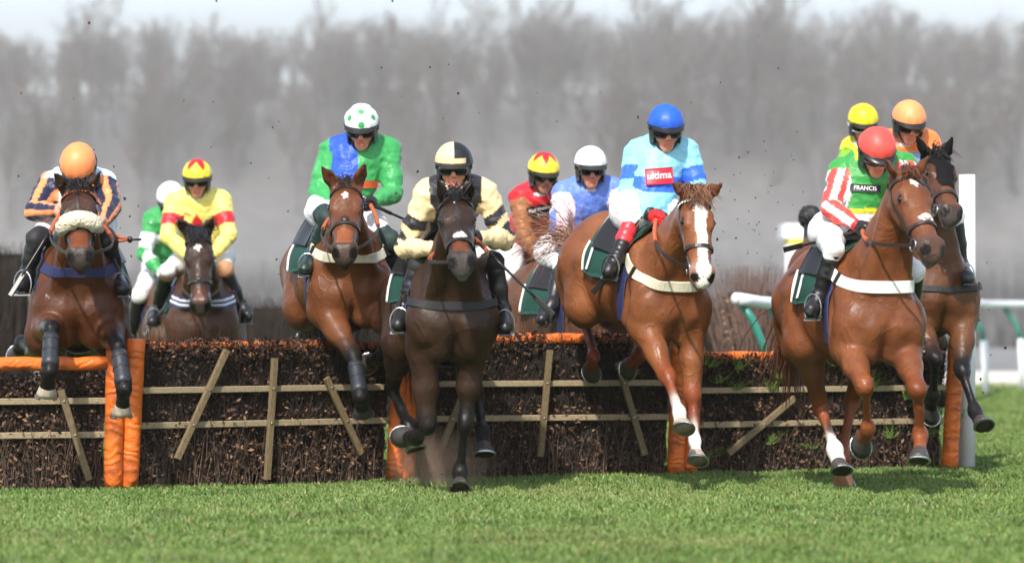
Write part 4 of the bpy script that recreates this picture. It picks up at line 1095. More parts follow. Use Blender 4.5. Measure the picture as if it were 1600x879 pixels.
# ------------------------------------------------------------------ hurdles
def leaves(mb_n, origin, ax, up, nrm, w, h, d, n, seed, cols, size=(.008, .021), topfade=True):
    """n small curled leaf faces through a slab w*h*d, returns V, F, C"""
    r = np.random.default_rng(seed)
    a = r.random(n); b = r.random(n); c = r.random(n) ** .6
    p = origin + np.outer(a * w, ax) + np.outer(b * h, up) + np.outer(c * d, nrm)
    u = r.normal(size=(n, 3)); u /= np.linalg.norm(u, axis=1, keepdims=True); v = np.cross(u, r.normal(size=(n, 3))); v /= np.linalg.norm(v, axis=1, keepdims=True)
    sz = (size[0] + (size[1] - size[0]) * r.random(n))[:, None]
    nn = np.cross(u, v)
    V = np.stack([p - u * sz, p + v * sz * .5 + nn * sz * .25, p + u * sz, p - v * sz * .5 + nn * sz * .25], 1).reshape(-1, 3)
    F = np.arange(n * 4).reshape(-1, 4)
    ci = r.integers(0, len(cols), n); C = np.asarray(cols)[ci] * (.5 + .9 * r.random(n))[:, None]
    return V, F, np.repeat(C, 4, 0)

def twigs(origin, ax, up, nrm, w, h, d, n, seed, col, lean=.25, hr=(.5, 1.05), rad=(.0022, .005)):
    r = np.random.default_rng(seed)
    b = origin + np.outer(r.random(n) * w, ax) + np.outer(r.random(n) * d, nrm)
    H = h * (hr[0] + (hr[1] - hr[0]) * r.random(n))
    dr = up + np.outer(r.normal(size=n) * lean, ax) + np.outer(r.normal(size=n) * .06, nrm)
    m = b + dr * (H * .5)[:, None] + np.outer(r.normal(size=n) * .02, ax); t = b + dr * H[:, None] + np.outer(r.normal(size=n) * .04, ax) + np.outer(r.normal(size=n) * .03, nrm)
    rr = (rad[0] + (rad[1] - rad[0]) * r.random(n))[:, None]
    V = []; 
    for c, s_ in ((b, 1.0), (m, .8), (t, .3)):
        for k in range(3):
            a_ = 2 * math.pi * k / 3; V.append(c + rr * s_ * (math.cos(a_) * ax + math.sin(a_) * nrm))
    V = np.stack(V, 1).reshape(-1, 3)
    i9 = np.arange(n)[:, None] * 9; F = []
    for j in (0, 1):
        for k in range(3):
            F.append(i9 + [j * 3 + k, j * 3 + (k + 1) % 3, (j + 1) * 3 + (k + 1) % 3, (j + 1) * 3 + k])
    C = np.asarray(col) * (.5 + .9 * r.random(n))[:, None]
    return V, np.concatenate(F), np.repeat(C, 9, 0)

def join(parts):
    V, F, C = [], [], []; n = 0
    for v, f, c in parts: V.append(v); F.append(f + n); C.append(c); n += len(v)
    return np.concatenate(V), np.concatenate(F), np.concatenate(C)

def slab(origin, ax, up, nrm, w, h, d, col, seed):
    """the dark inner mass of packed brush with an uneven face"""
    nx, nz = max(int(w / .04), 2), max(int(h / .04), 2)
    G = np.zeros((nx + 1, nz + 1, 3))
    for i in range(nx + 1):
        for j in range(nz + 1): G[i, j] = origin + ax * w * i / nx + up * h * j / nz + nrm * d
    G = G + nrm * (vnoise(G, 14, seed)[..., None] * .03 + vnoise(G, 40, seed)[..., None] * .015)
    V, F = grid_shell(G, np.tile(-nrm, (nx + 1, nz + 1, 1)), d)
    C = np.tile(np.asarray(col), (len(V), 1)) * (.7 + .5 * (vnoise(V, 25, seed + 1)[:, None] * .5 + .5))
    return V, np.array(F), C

LEAFC = [(.042, .019, .011), (.064, .030, .017), (.036, .016, .010), (.19, .105, .056), (.022, .011, .008), (.085, .046, .030), (.044, .019, .012), (.028, .014, .010)]
def hurdle(p0, p1, label, toproll, rails, uprights, brush_top, seed, posts, twiggy=0.0, roll_front=False, green=0):
    """p0, p1: ground points of its ends (viewer's left to right); the frame leans towards the landing side"""
    p0, p1 = np.asarray(p0, float), np.asarray(p1, float); ax = unit(p1 - p0); L = np.linalg.norm(p1 - p0)
    nr = np.array([ax[1], -ax[0], 0]); nr = nr if nr[1] < 0 else -nr         # towards the camera
    up = unit(np.array([0, 0, 1.0]) + nr * .10)
    t = thing('hurdle', label, 'hurdle', (p0 + p1) / 2, 'hurdles across the course')
    e = .085 if posts[0] else .0; e1 = .085 if posts[1] else .0
    def at(a, z, o=0.0): return p0 + ax * a + up * z + nr * o
    # rails
    for z in rails:
        w = MB(); w.bbox(at((e + L - e1) / 2, z, .005), ax * (L - e - e1) / 2, up * .019, nr * .018, .2)
        w.build('rail', M['rail_wood'], t)
    for (a0, z0, a1, z1) in uprights:
        A_, B_ = at(a0, z0, .045), at(a1, z1, .045); d = unit(B_ - A_); w = MB()
        w.bbox((A_ + B_) / 2, (B_ - A_) / 2, unit(np.cross(d, nr)) * .020, nr * .014, .2); w.build('batten', M['batten_wood'], t)
        for z in rails:
            if min(z0, z1) < z < max(z0, z1):
                f = (z - z0) / (z1 - z0); nl = MB(); nl.ball(A_ + (B_ - A_) * f + nr * .015, ax * .008, up * .008, nr * .005, 8, 5); nl.build('bolt', M['steel'], t, smooth=True)
    # padded end posts
    for i, pst in enumerate(posts):
        if not pst: continue
        zt, tilt, wd_ = pst; a = .045 if i == 0 else L - .045
        w = MB(); pts = [at(a, z, .03) + ax * tilt * z for z in np.linspace(-.01, zt, 12)]; w.tube(pts, [wd_ * (1 + .03 * math.sin(j * 2.1 + seed)) for j in range(12)], 16)
        w.build('end_post', M['pad'], t, smooth=True)
    # padded top roll
    w = MB(); zr, rr, off = toproll
    pts = [at(e + (L - e - e1) * f, zr, off) for f in np.linspace(0, 1, 26)]; w.tube([p + up * .004 * math.sin(i * 1.7 + seed) for i, p in enumerate(pts)], [rr * (1 + .05 * math.sin(i * 2.3 + seed)) for i in range(26)], 14); w.build('top_roll', M['pad'], t, smooth=True)
    # brush
    o0 = at(e + .01, .0, -.12); W_ = L - e - e1 - .02
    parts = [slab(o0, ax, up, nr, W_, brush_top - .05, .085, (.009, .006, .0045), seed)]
    parts.append(leaves(0, at(e, .0, -.13), ax, up, nr, W_, brush_top - .02, .135, int(9500 * W_ / 1.8), seed, LEAFC))
    tv, tf_, tcq = leaves(0, at(e, brush_top - .10, -.16), ax, up, nr, W_, .12, .19, int(3000 * W_ / 1.8), seed + 1, LEAFC)
    tv = tv + np.repeat((vnoise(tv[::4] * (1, 0, 0), 4, seed) * .030 + vnoise(tv[::4] * (1, 0, 0), 13, seed) * .018), 4)[:, None] * up; kp = vnoise(tv[::4] * (1, 0, 0), 3.1, seed + 4) > -.27; kp = np.nonzero(kp)[0]; kv = (kp[:, None] * 4 + np.arange(4)).ravel(); parts.append((tv[kv], np.arange(len(kv)).reshape(-1, 4), tcq[kv]))
    parts.append(leaves(0, at(e, .02, -.04), ax, up, nr, W_, .42, .07, int(1300 * W_ / 1.8), seed + 5, [LEAFC[1], LEAFC[3], LEAFC[5]]))
    parts.append(twigs(at(e, -.02, -.05), ax, up, nr, W_, .40, .055, int((170 + 420 * twiggy) * W_ / 1.8), seed + 2, (.15, .10, .07), .12, (.4, 1.1)))
    parts.append(twigs(at(e, .35, -.12), ax, up, nr, W_, brush_top - .30, .12, int(900 * W_ / 1.8), seed + 3, (.042, .026, .018), .30, (.5, 1.24), (.0014, .0034)))
    V, F, C = join(parts); tag(mesh_obj('brushwood', V, F, M['twig'], t, C, smooth=False), kind='stuff')
    if green:
        r = np.random.default_rng(seed + 9); gp = []
        for _ in range(green):
            c = at(r.random() * L, .08 + r.random() * .75, .02); gp.append(twigs(c - ax * .03, ax, unit(up + ax * r.normal() * .8), nr, .06, .11, .02, 26, int(r.integers(1e6)), (.16, .26, .045), .7, (.3, 1.1), (.0018, .0032)))
        V, F, C = join(gp); tag(mesh_obj('torn_grass', V, F, M['twig'], t, C, smooth=False), kind='stuff')
    return t

def G(px, py):      # ground point seen at a pixel
    Y = FPX * CAMH / (py - HZ); return np.array([(px - 800) / FPX * Y, Y, 0.0])
g0, g1, g2, g3, g4 = G(-260, 768), G(187, 761), G(622, 746), G(1064, 740), G(1488, 729)
m = lambda L, x0, x1, px: L * (px - x0) / (x1 - x0)
L1, L2, L3, L4 = (np.linalg.norm(b - a) for a, b in ((g0, g1), (g1, g2), (g2, g3), (g3, g4)))
z_ = lambda py, Y: CAMH - (py - HZ) / FPX * Y
Y1, Y2, Y3, Y4 = 19.4, 20.0, 20.8, 21.5
hurdle(g0, g1, 'hurdle at the left edge with a bare orange top roll and twiggy brush below', (z_(566, Y1) , .040, .02), [z_(678, Y1) , z_(625, Y1) ],
       [(m(L1, -260, 187, 88), .58, m(L1, -260, 187, 136), .05)], z_(592, Y1), 11, (None, (.86, 0, .055)), twiggy=1.0)
hurdle(g1, g2, 'brush hurdle between the two left orange post pairs, its three battens in full view', (z_(541, Y2), .036, -.10), [z_(660, Y2), z_(606, Y2)],
       [(m(L2, 187, 622, 332), z_(545, Y2), m(L2, 187, 622, 265), z_(712, Y2)), (m(L2, 187, 622, 407), z_(558, Y2), m(L2, 187, 622, 405), .02), (m(L2, 187, 622, 490), z_(590, Y2), m(L2, 187, 622, 553), z_(712, Y2))], z_(533, Y2), 22, ((.875, 0, .055), (.80, 0, .055)), twiggy=.3)
hurdle(g2, g3, 'brush hurdle behind the landing dark horse, with dust drifting along its foot', (z_(528, Y3), .036, -.06), [z_(652, Y3), z_(598, Y3)],
       [(m(L3, 622, 1064, 720), z_(600, Y3), m(L3, 622, 1064, 682), z_(705, Y3)), (m(L3, 622, 1064, 848), z_(545, Y3), m(L3, 622, 1064, 838), z_(712, Y3)), (m(L3, 622, 1064, 955), z_(565, Y3), m(L3, 622, 1064, 1002), z_(712, Y3))], z_(523, Y3), 33, ((.80, 0, .055), (.84, 0, .055)), twiggy=.2)
hurdle(g3, g4, 'brush hurdle at the right end of the row, dotted with torn green grass', (z_(556, Y4), .038, -.06), [z_(660, Y4), z_(607, Y4)],
       [(m(L4, 1064, 1488, 1225), z_(620, Y4), m(L4, 1064, 1488, 1128), z_(705, Y4))], z_(552, Y4), 44, ((.80, 0, .05), (.86, .0, .055)), twiggy=.1, green=26)

# ------------------------------------------------------------------ far brush fence, brush bundles
def brush_block(p0, p1, top, depth, label, seed, n, name='brush_fence', cat='brush fence', cols=None, tw=(.030, .020, .014)):
    p0, p1 = np.asarray(p0, float), np.asarray(p1, float); ax = unit(p1 - p0); L = np.linalg.norm(p1 - p0); nr = np.array([ax[1], -ax[0], 0]); nr = nr if nr[1] < 0 else -nr
    up = np.array([0, 0, 1.0])
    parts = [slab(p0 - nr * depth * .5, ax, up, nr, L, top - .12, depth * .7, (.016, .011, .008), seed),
             twigs(p0 - nr * depth * .5, ax, up, nr, L, top * .98, depth, n, seed + 1, tw, .10, (.85, 1.03), (.004, .008)),
             twigs(p0 + nr * depth * .15, ax, up, nr, L, top * .98, depth * .3, n, seed + 2, np.asarray(tw) * 1.25, .14, (.3, 1.0), (.003, .007))]
    if cols: parts.append(leaves(0, p0 - nr * depth * .3, ax, up, nr, L, top * .95, depth * .75, n, seed + 3, cols, (.02, .045)))
    V, F, C = join(parts); o = mesh_obj(name, V, F, M['twig'], None, C, smooth=False)
    return tag(o, label, cat)
brush_block((-4.6, 32.5, 0), (2.35, 32.5, 0), 1.20, .9, 'long dark brushwood fence standing behind the hurdles', 51, 4200)
brush_block((-5.75, 31.2, 0), (-4.62, 31.2, 0), 1.70, .8, 'taller dark brushwood block at the left edge behind the leftmost horse', 55, 1100)
def bundle():
    c = np.array([(1172 - 800) / FPX * 28, 28.0, 0]); r = np.random.default_rng(5); parts = []; ax, nr, up = np.array([1., 0, 0]), np.array([0, -1., 0]), np.array([0, 0, 1.])
    n = 900; b = c + np.stack([r.normal(size=n) * .10, r.normal(size=n) * .10, np.zeros(n)], 1)
    p = []
    for i in range(5):
        o = c + np.array([-.17 + .06 * i, .1 * r.normal(), 0]); p.append(twigs(o, ax, up, nr, .12, 1.36, .2, 260, 60 + i, (.20, .125, .10), .10, (.6, 1.06), (.003, .006)))
    p.append(leaves(0, c + np.array([-.24, .1, 0]), ax, up, nr, .5, 1.15, .34, 1500, 66, [(.26, .15, .10), (.16, .09, .06), (.34, .22, .15)], (.015, .034)))
    p.append(slab(c + np.array([-.19, .12, 0]), ax, up, nr, .38, 1.2, .2, (.07, .045, .034), 67))
    V, F, C = join(p); tag(mesh_obj('brush_bundle', V, F, M['twig'], None, C, smooth=False), 'upright bundle of reddish birch twigs behind the near end of the white rail', 'brush bundle')
bundle()

# ------------------------------------------------------------------ running rail, wing post, far things
def rail():
    a = np.array([(1150 - 800) / FPX * 25.5, 25.5, 1.135]); bnd = np.array([(1216 - 800) / FPX * 26.3, 26.3, 1.10]); e = np.array([(1545 - 800) / FPX * 44, 44.0, 1.145]); e2 = np.array([(1700 - 800) / FPX * 47, 47, 1.15])
    t = thing('running_rail', 'white plastic running rail on bent green and white legs, curving away to the right edge', 'rail', (a[0], a[1], 0))
    pts = [a, a + (.10, .12, -.012), a + (.22, .38, -.028), bnd + (.05, .15, 0)]
    q = bnd + (.05, .15, 0)
    for f in np.linspace(.06, 1, 22): pts.append(q * (1 - f) + e * f + np.array([.5 * math.sin(math.pi * f) * .6, 0, .02 * math.sin(math.pi * f)]))
    for f in np.linspace(.2, 1, 6): pts.append(e * (1 - f) + e2 * f)
    for f in np.linspace(.2, 1, 6): pts.append(e2 * (1 - f) + np.array([16, 50, 1.15]) * f)
    w = MB(); w.tube(pts, .050, 14); w.build('rail_tube', M['white_paint'], t, smooth=True)
    cp = MB(); cp.ball(np.array(pts[0]), np.array([-.035, 0, 0]), np.array([0, -.05, 0]), np.array([0, 0, .05]), 12, 8); cp.build('end_cap', M['white_paint'], t, smooth=True)
    def leg(top, dx, low):
        p = [top, top + np.array([dx * .45, 0, -.12]), top + np.array([dx * .85, 0, -.30]), top + np.array([dx, 0, -.46])]
        w = MB(); w.tube(p, .032, 10); g_ = w.build('leg_arm', M['green_paint'], t, smooth=True)
        b = p[-1]; w = MB(); w.tube([b + (0, 0, .03), np.array([b[0] + dx * .10, b[1], 0])], .042, 10); w.build('leg_sleeve', M[low], t, smooth=True)
    leg(np.array([(1158 - 800) / FPX * 25.6, 25.6, 1.10]), .19, 'green_paint'); leg(np.array([(1204 - 800) / FPX * 26.2, 26.2, 1.06]), .17, 'green_paint')
    for px, Y in ((1508, 42.0), (1567, 44.6), (1640, 46.2)):
        leg(np.array([(px - 800) / FPX * Y, Y, 1.11]), .24, 'white_paint')
rail()
def wing_post():
    Y = 22.2; x = (1511 - 800) / FPX * Y
    t = thing('wing_post', 'tall white round post with a narrow plank at the right end of the hurdles', 'post', (x, Y, 0))
    w = MB(); w.tube([(x, Y, -.02), (x + .004, Y, 1.0), (x, Y, CAMH + (HZ - 273) / FPX * Y)], .054, 16); w.build('post', M['white_paint'], t, smooth=True)
    w = MB(); x2 = (1498 - 800) / FPX * Y; w.bbox((x2 - .015, Y + .04, .72), (0, 0, .73), (.022, 0, 0), (0, .012, 0), .2); w.build('plank', M['white_paint'], t)
wing_post()
def cabinet():
    Y = 60.0; f = lambda px, py: P(px, py, Y)
    a, b = f(1228, 350), f(1290, 372); x0, x1 = a[0], b[0]; t = thing('starting_stand', 'white-roofed stand with a yellow stripe far behind the horse with the knotted tail', 'stand', ((x0 + x1) / 2, Y, 0))
    w = MB(); w.bbox(((x0 + x1) / 2, Y + .5, (a[2] + b[2]) / 2), ((x1 - x0) / 2 + .05, 0, 0), (0, .6, 0), (0, 0, (a[2] - b[2]) / 2), .1); w.build('roof', M['white_paint'], t)
    w = MB(); zy = f(0, 377)[2]; w.box(((x0 + x1) / 2 + .02, Y + .5, zy), ((x1 - x0) / 2 - .04, 0, 0), (0, .55, 0), (0, 0, .058)); w.build('stripe', M['yellow_paint'], t)
    zb = f(0, 383)[2]; w = MB(); w.box(((x0 + x1) / 2 + .12, Y + .55, zb / 2 + .2), ((x1 - x0) / 2 - .26, 0, 0), (0, .48, 0), (0, 0, zb / 2 - .21)); w.build('panel', M['grey_panel'], t)
    for xx in (x0 + .05, x1 - .05):
        w = MB(); w.bbox((xx, Y - .02, zb / 2), (0, 0, zb / 2), (.055, 0, 0), (0, .05, 0), .2); w.build('leg', M['white_paint'], t)
    w = MB(); w.bbox((x0 + .21, Y + .0, zb / 2), (0, 0, zb / 2 - .004), (.085, 0, 0), (0, .03, 0), .2); w.build('side_board', M['white_paint'], t)
cabinet()
def far_rail():
    Y = 95.0; z = CAMH + (HZ - 446) / FPX * Y; t = thing('far_rail', 'pale blurred rail far away in front of the wood on the right', 'rail', (12, Y, 0))
    w = MB(); w.tube([(5.8, Y, z - .08), (12, Y, z), (26, Y, z + .05)], .08, 10); w.build('rail_tube', M['white_paint'], t, smooth=True)
    for x in np.arange(6, 26, 4.0):
        w = MB(); w.tube([(x, Y, 0), (x, Y, z - .1)], .045, 8); w.build('leg', M['white_paint'], t, smooth=True)

# ------------------------------------------------------------------ the bare wood behind
def tree_mesh(seed, H):
    r = np.random.default_rng(seed); tr = MB(); tw = [[], [], []]; nn = 0
    segs = []
    def grow(p, d, L, rad, lev):
        n = 4; pts = [p]; v = d
        for i in range(n):
            v = unit(v + r.normal(size=3) * (.07 + .05 * lev) + np.array([0, 0, .06 + .03 * lev])); pts.append(pts[-1] + v * L / n)
        rr = np.linspace(rad, rad * .45, n + 1)
        if lev <= 2: tr.tube(pts, rr, 7 if lev == 0 else 5 if lev == 1 else 4, cap=False)
        else: segs.append((np.array(pts), rr))
        if lev >= 4: return
        kids = (10, 6, 6, 5)[lev]
        for j in range(kids):
            f = (.22 if lev == 0 else .15) + (.8) * (j + r.random()) / kids; f = min(f, .98); ip = f * n; i0 = min(int(ip), n - 1); q = pts[i0] * (1 - ip + i0) + pts[i0 + 1] * (ip - i0)
            side = unit(np.cross(v, r.normal(size=3))); dn = unit(v * (.75 if lev else .8) + side * r.uniform(.35, .95) + np.array([0, 0, .25]))
            grow(q, dn, L * r.uniform(.34, .58) * (1.05 - .45 * f), max(rr[i0] * .55, .004), lev + 1)
        if lev == 0:
            pass
    stems = r.integers(1, 3)
    for s_ in range(stems + 1):
        grow(np.array([r.normal() * .35, r.normal() * .35, 0]), unit(np.array([r.normal() * .10, r.normal() * .10, 1])), H * r.uniform(.75, 1.0), .10, 0)
    V = []; F = []; n0 = 0
    for pts, rr in segs:
        pts = pts[[0, 2, 4]]; rr = np.maximum(rr[[0, 2, 4]], .0085); 
        side = unit(np.cross(pts[-1] - pts[0], r.normal(size=3)))
        v = np.stack([pts - side * rr[:, None], pts + side * rr[:, None]], 1).reshape(-1, 3); V.append(v)
        F += [(n0, n0 + 1, n0 + 3, n0 + 2), (n0 + 2, n0 + 3, n0 + 5, n0 + 4)]; n0 += 6
    return tr, np.concatenate(V), np.array(F)
M['bark'] = plain('pale_grey_bark', (.50, .45, .40), .9, .4, 6, var=.3)
M['twiggery'] = plain('grey_brown_twigs', (.47, .385, .295), .9, .0, 1.2, var=.25)
TREES = []
TV = []
for i in range(7):
    tr, V, F = tree_mesh(100 + i, 10.5)
    t = thing('bare_tree', 'bare grey-brown tree in the misty wood behind the course', 'tree', (0, 0, 0), 'bare trees of the wood behind the course')
    a = tr.build('trunk', M['bark'], t, smooth=True); b = mesh_obj('crown', V, F, M['twiggery'], t, None, smooth=False)
    TV.append((t, a, b))
def skyline(px): # crown tops read off the photograph
    xs = [0, 60, 130, 200, 240, 300, 420, 520, 560, 640, 760, 860, 980, 1050, 1150, 1260, 1400, 1500, 1600]
    ys = [62, 58, 50, 40, 22, 60, 52, 40, 32, 44, 52, 42, 32, 22, 18, 22, 14, 40, 44]
    return np.interp(px, xs, ys)
def added_bank_z(y): return float(np.interp(y, [47, 102, 106, 117, 128, 900], [0.0, .06, 1.2, 8.0, 9.6, 9.8]))
def bank():  # added slope and flat strip; their pale colour stands in for mist brightness
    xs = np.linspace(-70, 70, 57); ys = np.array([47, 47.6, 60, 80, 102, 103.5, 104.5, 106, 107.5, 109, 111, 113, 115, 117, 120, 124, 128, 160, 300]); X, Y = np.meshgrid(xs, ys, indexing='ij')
    Zb = np.vectorize(added_bank_z)(Y) + np.where(Y > 102, .5 * vnoise(np.stack([X, Y, 0 * X], -1), .25, 3) * np.clip((Y - 102) / 6, 0, 1), np.where(Y < 47.3, -.05, .012))
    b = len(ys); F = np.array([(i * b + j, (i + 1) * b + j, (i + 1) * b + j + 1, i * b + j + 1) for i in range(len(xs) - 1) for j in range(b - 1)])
    tag(mesh_obj('added_pale_slope', np.stack([X, Y, Zb], -1).reshape(-1, 3), F, plain('mist_pale_ground', (.60, .555, .48), .95, .4, 1.5, var=.12), None), kind='structure')
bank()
tr_r = np.random.default_rng(77); first = [True] * 7; cnt = 0
for row, (Y, nrow) in enumerate(((112.5, 24), (115, 30), (117, 36), (119, 38), (122, 40), (126, 40), (131, 38))):
    for j in range(nrow):
        zb = added_bank_z(Y); px = -120 + 1840 * (j + .5 + tr_r.uniform(-.35, .35)) / nrow; y = Y + tr_r.uniform(-2.5, 2.5)
        top = skyline(px) + tr_r.uniform(0, 20) + (8 if row < 2 else 0); Hh = CAMH + (HZ - top) / FPX * y - zb
        kx = int(tr_r.integers(0, 7)); base = TV[kx]
        if first[kx]: first[kx] = False; o = base[0]
        else:
            o = base[0].copy(); COL.objects.link(o)
            for ch in base[1:]: c = ch.copy(); COL.objects.link(c); c.parent = o
        sc = Hh / 10.9; wid = sc * tr_r.uniform(1.05, 1.5)
        o.location = ((px - 800) / FPX * y, y, added_bank_z(y) - .05); o.rotation_euler = (0, 0, tr_r.uniform(0, 6.28)); o.scale = (wid, wid, sc); cnt += 1
# reeds added under the trees, coloured pale to stand for bright mist
def added_reeds():
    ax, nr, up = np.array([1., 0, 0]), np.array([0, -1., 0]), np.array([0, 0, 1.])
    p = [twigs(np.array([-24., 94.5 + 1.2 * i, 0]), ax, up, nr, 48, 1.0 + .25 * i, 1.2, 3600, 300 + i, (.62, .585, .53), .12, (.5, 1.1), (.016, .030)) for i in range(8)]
    V, F, C = join(p); tag(mesh_obj('infill', V, F, M['twig'], None, C, smooth=False), 'added reeds, coloured pale as lit mist, and undergrowth below the bare trees', 'reeds', kind='stuff')
added_reeds()

# ------------------------------------------------------------------ air: drizzle haze between the course and the wood
def haze(name, V, F, dens, col=(.985, .945, .88), aniso=-.3):
    m = bpy.data.materials.new(name); m.use_nodes = True; nt = m.node_tree
    for n in list(nt.nodes):
        if n.type != 'OUTPUT_MATERIAL': nt.nodes.remove(n)
    out = [n for n in nt.nodes if n.type == 'OUTPUT_MATERIAL'][0]
    pv = nt.nodes.new('ShaderNodeVolumePrincipled'); pv.inputs['Color'].default_value = (*col, 1); pv.inputs['Density'].default_value = dens; pv.inputs['Anisotropy'].default_value = aniso
    nt.links.new(pv.outputs[0], out.inputs['Volume'])
    return tag(mesh_obj(name, V, F, m, None, None, smooth=False), kind='stuff')
BOXF = [(0, 1, 3, 2), (4, 6, 7, 5), (0, 4, 5, 1), (2, 3, 7, 6), (0, 2, 6, 4), (1, 5, 7, 3)]
HAZE_D = 0.0002
haze('haze', [(x, y, z) for x in (-60, 60) for y in (-20, 170) for z in (-1.2, 16)], BOXF, HAZE_D)
tag(haze('mist_bank', [(x, y, z) for x in (-45, 45) for (y, z) in ((54, -1.0), (93.5, -1.0), (93.5, 11.0))], [(0, 1, 2), (3, 5, 4), (0, 3, 4, 1), (1, 4, 5, 2), (0, 2, 5, 3)], .019), 'bank of pale mist lying in front of the bare wood', 'mist')
# ------------------------------------------------------------------ colours of the silks
ORANGE = lin(238, 142, 86); NAVY = lin(28, 32, 62); YEL = lin(240, 214, 60); PYEL = lin(230, 214, 112); RED = lin(196, 30, 42); GREEN = lin(54, 150, 80); WHT = np.array([.78, .78, .78])
BLUE = lin(34, 78, 178); LBLUE = lin(134, 198, 218); BEIGE = lin(226, 200, 152); BLK = np.array([.014, .014, .016]); BROWN = lin(142, 86, 44); PINK = lin(226, 206, 214); RBLUE = lin(96, 126, 206)
def full(c, n): return np.tile(np.asarray(c, float), (n, 1))
def capf(c): return lambda x, y, z, uv, n: full(c, n)
def cap_star(base, star, pts, lo, hi, rot=0):
    def f(x, y, z, uv, n):
        C = full(base, n); tri = np.abs(((uv[:, 0] + rot) / 360 * pts) % 1 - .5) * 2; C[uv[:, 1] < lo + (hi - lo) * tri] = star; return C
    return f
def cap_spots(base, sp):
    def f(x, y, z, uv, n):
        C = full(base, n); p = np.stack([x, y, z], 1); p /= np.linalg.norm(p, axis=1, keepdims=True)
        for a, ph in [(0, 36), (52, 62), (-50, 62), (0, 80), (110, 40), (-110, 40), (150, 75), (-150, 75), (88, 84), (-90, 84)]:
            a, ph = R(a + 4), R(ph); q = np.array([math.sin(ph) * math.sin(a), math.cos(ph), math.sin(ph) * math.cos(a)]); C[p @ q > math.cos(R(10.5))] = sp
        return C
    return f
def cap_half(a, b):
    def f(x, y, z, uv, n):
        C = full(a, n); m = (x > .0) ; C[m] = b; low = y < .030; C[low & (x > .0) & (x < .075) & (z > 0)] = a; return C
    return f

def silk1(c):
    C = full(NAVY, len(c['V'])); st = np.zeros(len(C), bool)
    ang = c['across'] / .085; st = (np.floor(ang + .5) % 2 == 0); C[st] = ORANGE
    A = c['arm']; e = c['el'][0] * (1 - c['side'][:, None]) + c['el'][1] * c['side'][:, None]; s_ = c['sh'][0] * (1 - c['side'][:, None]) + c['sh'][1] * c['side'][:, None]; h_ = c['ha'][0] * (1 - c['side'][:, None]) + c['ha'][1] * c['side'][:, None]
    ax = np.where((c['t'] < .5)[:, None], e - s_, h_ - e); ax /= np.linalg.norm(ax, axis=1, keepdims=True)
    u = np.cross(ax, c['B']); v = np.cross(ax, u); q = c['V'] - np.where((c['t'] < .5)[:, None], s_, e); q -= (q * ax).sum(1, keepdims=True) * ax
    th = np.arctan2((q * u).sum(1), (q * v).sum(1)); stripe = np.cos(th * 4 + .6) > .2
    C[A] = np.where(stripe[A][:, None], ORANGE, NAVY)
    C[(~A) & (np.linalg.norm(c['V'] - c['Hc'], axis=1) < .27)] = lin(182, 208, 228)
    return C
def silk2(c):
    C = full(PYEL, len(c['V'])); C[c['arm'] & (c['t'] > .20) & (c['t'] < .36)] = RED
    a = c['across']; dz = c['rz'] + .20; C[(~c['arm']) & (np.abs(a) / .07 + np.abs(dz) / .11 < 1)] = RED; return C
def silk3(c):
    C = full(WHT, len(c['V'])); C[~c['arm'] & (c['across'] < .02)] = GREEN; a = c['arm']; z = np.abs(((c['t'] * 3.2) % 1) - .5) * 2; th = vnoise(c['V'], 7, 3)
    C[a & (z + th * .5 < .52)] = GREEN; return C
def silk4(c):
    C = full(GREEN, len(c['V'])); C[(~c['arm']) & (c['across'] < -.01) & (c['rz'] > -.42)] = BLUE; C[(~c['arm']) & (c['across'] < -.185)] = GREEN; C[(~c['arm']) & (c['across'] > -.01) & (c['rz'] > -.24)] = GREEN; return C
def silk5(c):
    C = full(BEIGE, len(c['V'])); A = c['arm']; t = c['t']; e = c['el'][0] * (1 - c['side'][:, None]) + c['el'][1] * c['side'][:, None]
    th = np.arctan2(c['V'][:, 2] - e[:, 2], c['V'][:, 0] - e[:, 0]); k = np.floor(t * 8 + .45 * np.sin(c['V'][:, 0] * 30 + c['V'][:, 2] * 24)) % 2
    tj = t + .035 * np.sin(th * 4 + c['side'] * 2) + .012 * vnoise(c['V'], 12, 4); C[A & (((tj > .20) & (tj < .30)) | ((tj > .375) & (tj < .475)))] = BLK
    C[(~A) & (np.abs(c['across']) > .085) & (np.abs(c['across']) < .15) & (c['rz'] > -.35)] = BLK; return C
def silk6(c):
    C = full(RED, len(c['V'])); C[c['arm'] & (c['t'] > .02)] = BROWN; return C
def silk7(c):
    C = full(RBLUE, len(c['V'])); a = c['arm']; C[a & (c['t'] > .05) & (c['t'] < .96)] = PINK; u = np.abs(c['across']) ; C[a & (c['t'] > .30) & (c['t'] < .62) & (c['V'][:, 0] < c['el'][0][0] - .01)] = RBLUE; return C
def silk8(c):
    C = full(LBLUE, len(c['V'])); band = lin(44, 96, 204); C[c['arm'] & (c['t'] > .20) & (c['t'] < .36)] = band; C[(~c['arm']) & (c['rz'] > -.245) & (c['rz'] < -.148)] = band; C[c['arm'] & (c['t'] > .95)] = BLK; return C
